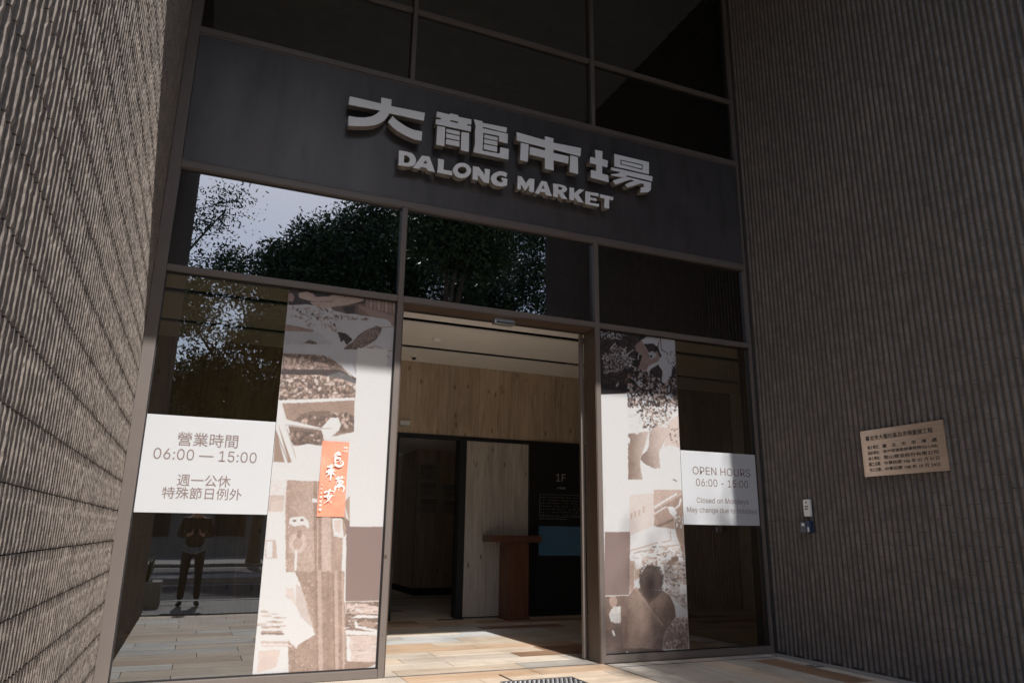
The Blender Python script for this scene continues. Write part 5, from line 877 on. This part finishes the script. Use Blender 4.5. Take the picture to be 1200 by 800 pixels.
# ------------------------------------------------------------------ trees over the road (seen mirrored in the glass)
def tree(x, y, trunk_h, crown, n, leaf, seed, label, tr=.22, group='trees across the road'):
    """crown: list of ellipsoids (cx, cy, cz, rx, ry, rz)"""
    r = np.random.default_rng(seed); rr = random.Random(seed)
    t = thing('street_tree', (x, y, 0), label, 'tree', group)
    mb = MB(); top = Vector((x+rr.uniform(-.3, .3), y+rr.uniform(-.3, .3), trunk_h))
    mb.tube([(x, y, -.1), (x, y, .3), (x+.05, y, trunk_h*.5), top], [tr*1.5, tr*1.1, tr*.9, tr*.7], 10)
    put('trunk', mb, M['bark'], t, smooth=True)
    br = MB(); lv = []
    vol = sum(c[3]*c[4]*c[5] for c in crown)
    for (cx, cy, cz, rx, ry, rz) in crown:
        C = Vector((cx, cy, cz)); nc = max(6, int(n*rx*ry*rz/vol/110))
        br.tube([top, top.lerp(C, .5)+Vector((rr.uniform(-.3, .3), rr.uniform(-.3, .3), -.2)), C], [tr*.5, tr*.3, tr*.12], 6)
        for k in range(nc):
            d = Vector((rr.gauss(0, 1), rr.gauss(0, 1), rr.gauss(0, 1))).normalized()*rr.uniform(.35, 1)**.6
            p = C+Vector((d.x*rx, d.y*ry, d.z*rz))
            if k % 2 == 0: br.tube([C.lerp(p, .1), C.lerp(p, .55)+Vector((0, 0, -.15)), p], [tr*.12, tr*.07, .012], 4, caps=False)
            m_ = int(n*rx*ry*rz/vol/nc); s = rr.uniform(.32, .62)
            q = np.clip(r.normal(0, 1, (m_, 3)), -1.55, 1.55)*np.array([s, s, s*.7])+np.array(p); lv.append(q)
    put('limb', br, M['bark'], t, smooth=True)
    P = np.concatenate(lv); N = len(P)
    a = r.normal(0, 1, (N, 3)); a /= np.linalg.norm(a, axis=1)[:, None]; b_ = np.cross(a, r.normal(0, 1, (N, 3))); b_ /= np.linalg.norm(b_, axis=1)[:, None]
    L = leaf*r.uniform(.6, 1.3, (N, 1)); Wd = L*.38
    V = np.stack([P-a*L/2, P+b_*Wd/2, P+a*L/2, P-b_*Wd/2], 1).reshape(-1, 3)
    me = bpy.data.meshes.new('crown'); org = np.array([x, y, trunk_h])
    me.vertices.add(N*4); me.vertices.foreach_set('co', (V-org).ravel())
    me.loops.add(N*4); me.loops.foreach_set('vertex_index', np.arange(N*4))
    me.polygons.add(N); me.polygons.foreach_set('loop_start', np.arange(N)*4); me.polygons.foreach_set('loop_total', np.full(N, 4))
    me.update(calc_edges=True); me.materials.append(M['leaf'])
    link('crown', me, t, org)
    return t
tree(-5.2, -20.0, 6.5, [(-3.2, -20, 10.6, 1.5, 1.5, 1.9), (-1.9, -20, 12.6, 1.0, 1.1, 1.2), (-4.2, -20, 8.2, 1.6, 1.6, 1.4), (-6.5, -20.5, 10, 2.2, 2, 2.6), (-1.4, -19.8, 10.3, .7, .8, .7)], 13000, .15, 1, 'loose leaning street tree with thin foliage beyond the left end of the road')
tree(.6, -24.5, 5.5, [(-3.0, -24, 9.9, 1.1, 1.5, 1.5), (-1.3, -24, 11.7, 1.0, 1.1, 1.0), (1.3, -24, 10.2, 2.0, 2, 3.1), (-.6, -24.5, 6.6, 3.0, 1.8, 1.7), (-1.0, -24.3, 9.1, .8, 1, .6), (2.1, -24, 12.4, 1.7, 1.8, 1.8)], 62000, .21, 2, 'bushy dark street tree, lower left of the dense row across the road')
tree(4.4, -25.0, 6.0, [(3.4, -24.5, 12.4, 2.3, 2.2, 3.1), (5.2, -25, 13.6, 2.4, 2.2, 3.2), (4.2, -25, 8.8, 3.2, 2.2, 2.8)], 62000, .21, 3, 'tall dense street tree with a pointed crown across the road')
tree(9.4, -25.0, 6.0, [(8.2, -24.5, 14.2, 2.8, 2.2, 4.2), (11.0, -25, 14.8, 2.9, 2.2, 4.2), (9.6, -25, 8.6, 3.6, 2.2, 3.0)], 66000, .21, 4, 'broad dense street tree second from the right across the road')
tree(15.5, -25.0, 6.0, [(14.2, -24.5, 14.0, 2.8, 2.4, 4.2), (17.0, -25, 12.4, 3.0, 2.4, 3.4), (15.6, -25, 8.4, 3.6, 2.4, 3.0)], 16000, .26, 5, 'broad street tree at the right end of the row across the road')
tree(-11, -25.0, 5.0, [(-11, -25, 9.5, 3.4, 2.6, 3.6), (-13.5, -25, 8, 2.6, 2.2, 2.6)], 8000, .34, 6, 'round street tree at the far left across the road')
tree(5.6, -15.5, 7.5, [(4.95, -15.5, 14.7, 1.45, 1.4, 2.2), (6.7, -15.5, 15.1, 1.9, 1.5, 2.4), (5.8, -15.3, 11.2, 2.0, 1.4, 1.6)], 52000, .19, 7, 'tallest tree, growing on the road median', tr=.20, group='trees on the median')

# low hedge on the far side, building beyond
hb = thing('apartment_block', (0, -40, 0), 'plain grey apartment block behind the row of trees across the road', 'building')
box('wall', (-30, 34, -46, -38, -.2, 9.5), M['wall_paint'], hb); box('parapet', (-30.2, 34.2, -46.2, -37.8, 9.502, 9.9), M['concrete'], hb)
for j in range(3):
    for i in range(16):
        x0 = -28+i*3.9; z0 = .9+j*3.1
        wv = box('window', (x0, x0+1.7, -38.0+.001, -37.93, z0, z0+1.4), M['bronze_dark'], hb); box('pane', (x0+.08, x0+1.62, -37.929, -37.92, z0+.08, z0+1.32), M['black'], wv)

# planter beside the recess
pt = thing('stone_planter', (-2.75, -7.2, 0), 'low dark stone planter filled with spiky leaves on the sidewalk', 'planter')
put('trough', MB().box(-3.5, -2.05, -7.55, -7.40, 0, .40).box(-3.5, -2.05, -7.0, -6.85, 0, .40).box(-3.5, -3.35, -7.39, -7.01, 0, .40).box(-2.2, -2.05, -7.39, -7.01, 0, .40), M['concrete'], pt)
box('soil', (-3.34, -2.21, -7.39, -7.01, .02, .34), M['bark'], pt)
r = random.Random(3)
for k in range(6):
    cx, cy = -3.2+k*.18, -7.2+r.uniform(-.08, .08); lf = MB()
    for i in range(14):
        a = r.uniform(0, 6.28); L = r.uniform(.38, .6); w = .018; d = Vector((math.cos(a), math.sin(a), 0)); s = Vector((-d.y, d.x, 0))*w; tl = r.uniform(.3, .8)
        p0 = Vector((cx, cy, .34)); p1 = p0+d*L*.45*tl+Vector((0, 0, L*.7)); p2 = p0+d*L*tl+Vector((0, 0, L*.95))
        lf.face([p0-s, p0+s, p1+s*.8, p1-s*.8]); lf.face([p1-s*.8, p1+s*.8, p2])
    put('leaf_tuft', lf, M['leaf'], pt)

# ------------------------------------------------------------------ photographer (seen only as a reflection)
def skin(chains, sub=2):
    """chains: list of [(x,y,z,r)...]; each grown with a Skin modifier; returns one MB"""
    out = MB()
    for nodes, edges in chains:
        me = bpy.data.meshes.new('s'); me.from_pydata([q[:3] for q in nodes], edges, [])
        o = bpy.data.objects.new('s', me); COL.objects.link(o)
        sk = o.modifiers.new('k', 'SKIN'); sk.use_smooth_shade = True
        for v, q in zip(me.skin_vertices[0].data, nodes): v.radius = (q[3], q[4] if len(q) > 4 else q[3])
        me.skin_vertices[0].data[0].use_root = True
        sb = o.modifiers.new('u', 'SUBSURF'); sb.levels = sub; sb.render_levels = sub
        dg = bpy.context.evaluated_depsgraph_get(); r_ = bpy.data.meshes.new_from_object(o.evaluated_get(dg))
        n = len(out.v); out.v += [tuple(v.co) for v in r_.vertices]; out.f += [tuple(n+i for i in p.vertices) for p in r_.polygons]; out.m += [0]*len(r_.polygons)
        bpy.data.objects.remove(o)
    return out
PX, PY = -1.63, -7.00
ps = thing('person', (PX, PY, 0), 'person in dark clothes holding a camera at chest height, mirrored in the window', 'person')
def q(x, y, z, *r): return (PX+x, PY+y, z, *r)
nod = [q(0, 0, 1.00, .12, .10), q(0, 0, 1.18, .125, .10), q(0, 0, 1.36, .135, .10), q(0, .0, 1.45, .06, .055), q(0, .015, 1.53, .075, .085), q(0, .02, 1.63, .078, .095), q(0, .0, 1.69, .05, .065),
       q(-.18, 0, 1.38, .055), q(-.24, -.03, 1.12, .042), q(-.07, .14, 1.16, .028), q(.18, 0, 1.38, .055), q(.24, -.03, 1.12, .042), q(.07, .14, 1.16, .028)]
edg = [(0, 1), (1, 2), (2, 3), (3, 4), (4, 5), (5, 6), (2, 7), (7, 8), (8, 9), (2, 10), (10, 11), (11, 12)]
chains = [(nod, edg)]
for s in (-1, 1):
    chains.append(([q(s*.07, .14, 1.16, .022, .03), q(s*.062, .175, 1.185, .018, .036)], [(0, 1)]))
    for i in range(4):
        z0 = 1.160+i*.018; ln = (.036, .042, .040, .033)[3-i]
        chains.append(([q(s*.064, .178, z0, .0085), q(s*.060, .178+ln*.6, z0+.002, .0085), q(s*.046, .190+ln*.7, z0+.002, .008), q(s*.030, .182+ln*.6, z0+.001, .007)], [(0, 1), (1, 2), (2, 3)]))
    chains.append(([q(s*.066, .155, 1.205, .010), q(s*.052, .165, 1.232, .0095), q(s*.034, .178, 1.238, .0085)], [(0, 1), (1, 2)]))
body = skin(chains)
bo = put('body', body, M['skin'], ps, smooth=True)
fc = MB()
for s in (-1, 1):
    fc.lathe((PX+s*.032, PY+.108, 1.615), [(.012, -.004), (.010, .006), (.003, .009)], 10, 'y'); fc.lathe((PX+s*.088, PY+.01, 1.60), [(.022, -.008), (.018, .008)], 10, 'y')
put('eye', fc, M['white'], ps, smooth=True)
put('nose', skin([([q(0, .105, 1.60, .010), q(0, .122, 1.575, .014)], [(0, 1)])], 1), M['skin'], ps, smooth=True)
put('hair', skin([([q(0, -.035, 1.56, .075, .07), q(0, -.03, 1.66, .098, .10), q(0, .02, 1.715, .085, .075), q(0, .075, 1.70, .05, .03)], [(0, 1), (1, 2), (2, 3)])]), M['hair'], ps, smooth=True)
put('shirt', skin([([q(0, 0, .93, .165, .115), q(0, 0, 1.1, .16, .12), q(0, 0, 1.30, .17, .125), q(0, 0, 1.40, .10, .08), q(-.19, 0, 1.385, .07), q(-.25, -.03, 1.13, .056), q(-.12, .10, 1.15, .045), q(.19, 0, 1.385, .07), q(.25, -.03, 1.13, .056), q(.12, .10, 1.15, .045)],
     [(0, 1), (1, 2), (2, 3), (2, 4), (4, 5), (5, 6), (2, 7), (7, 8), (8, 9)])]), M['shirt'], ps, smooth=True)
put('trousers', skin([([q(0, 0, .95, .16, .115), q(-.10, 0, .84, .095), q(-.115, .01, .48, .065), q(-.125, 0, .10, .055), q(.10, 0, .84, .095), q(.115, .01, .48, .065), q(.125, 0, .10, .055)], [(0, 1), (1, 2), (2, 3), (0, 4), (4, 5), (5, 6)])]), M['trousers'], ps, smooth=True)
for s in (-1, 1): put('shoe', skin([([q(s*.125, -.05, .055, .045, .045), q(s*.13, .05, .05, .045, .04), q(s*.145, .15, .038, .042, .03)], [(0, 1), (1, 2)])]), M['shoe'], ps, smooth=True)
cam_o = thing('hand_camera', (PX, PY+.19, 1.15), 'black camera held in both hands by the standing person', 'camera')
box('body', (PX-.062, PX+.028, PY+.165, PY+.205, 1.165, 1.235), M['black'], cam_o, bev=.008)
put('lens', MB().lathe((PX-.02, PY+.205, 1.20), [(.028, 0), (.028, .018), (.022, .02)], 20, 'y'), M['black'], cam_o)
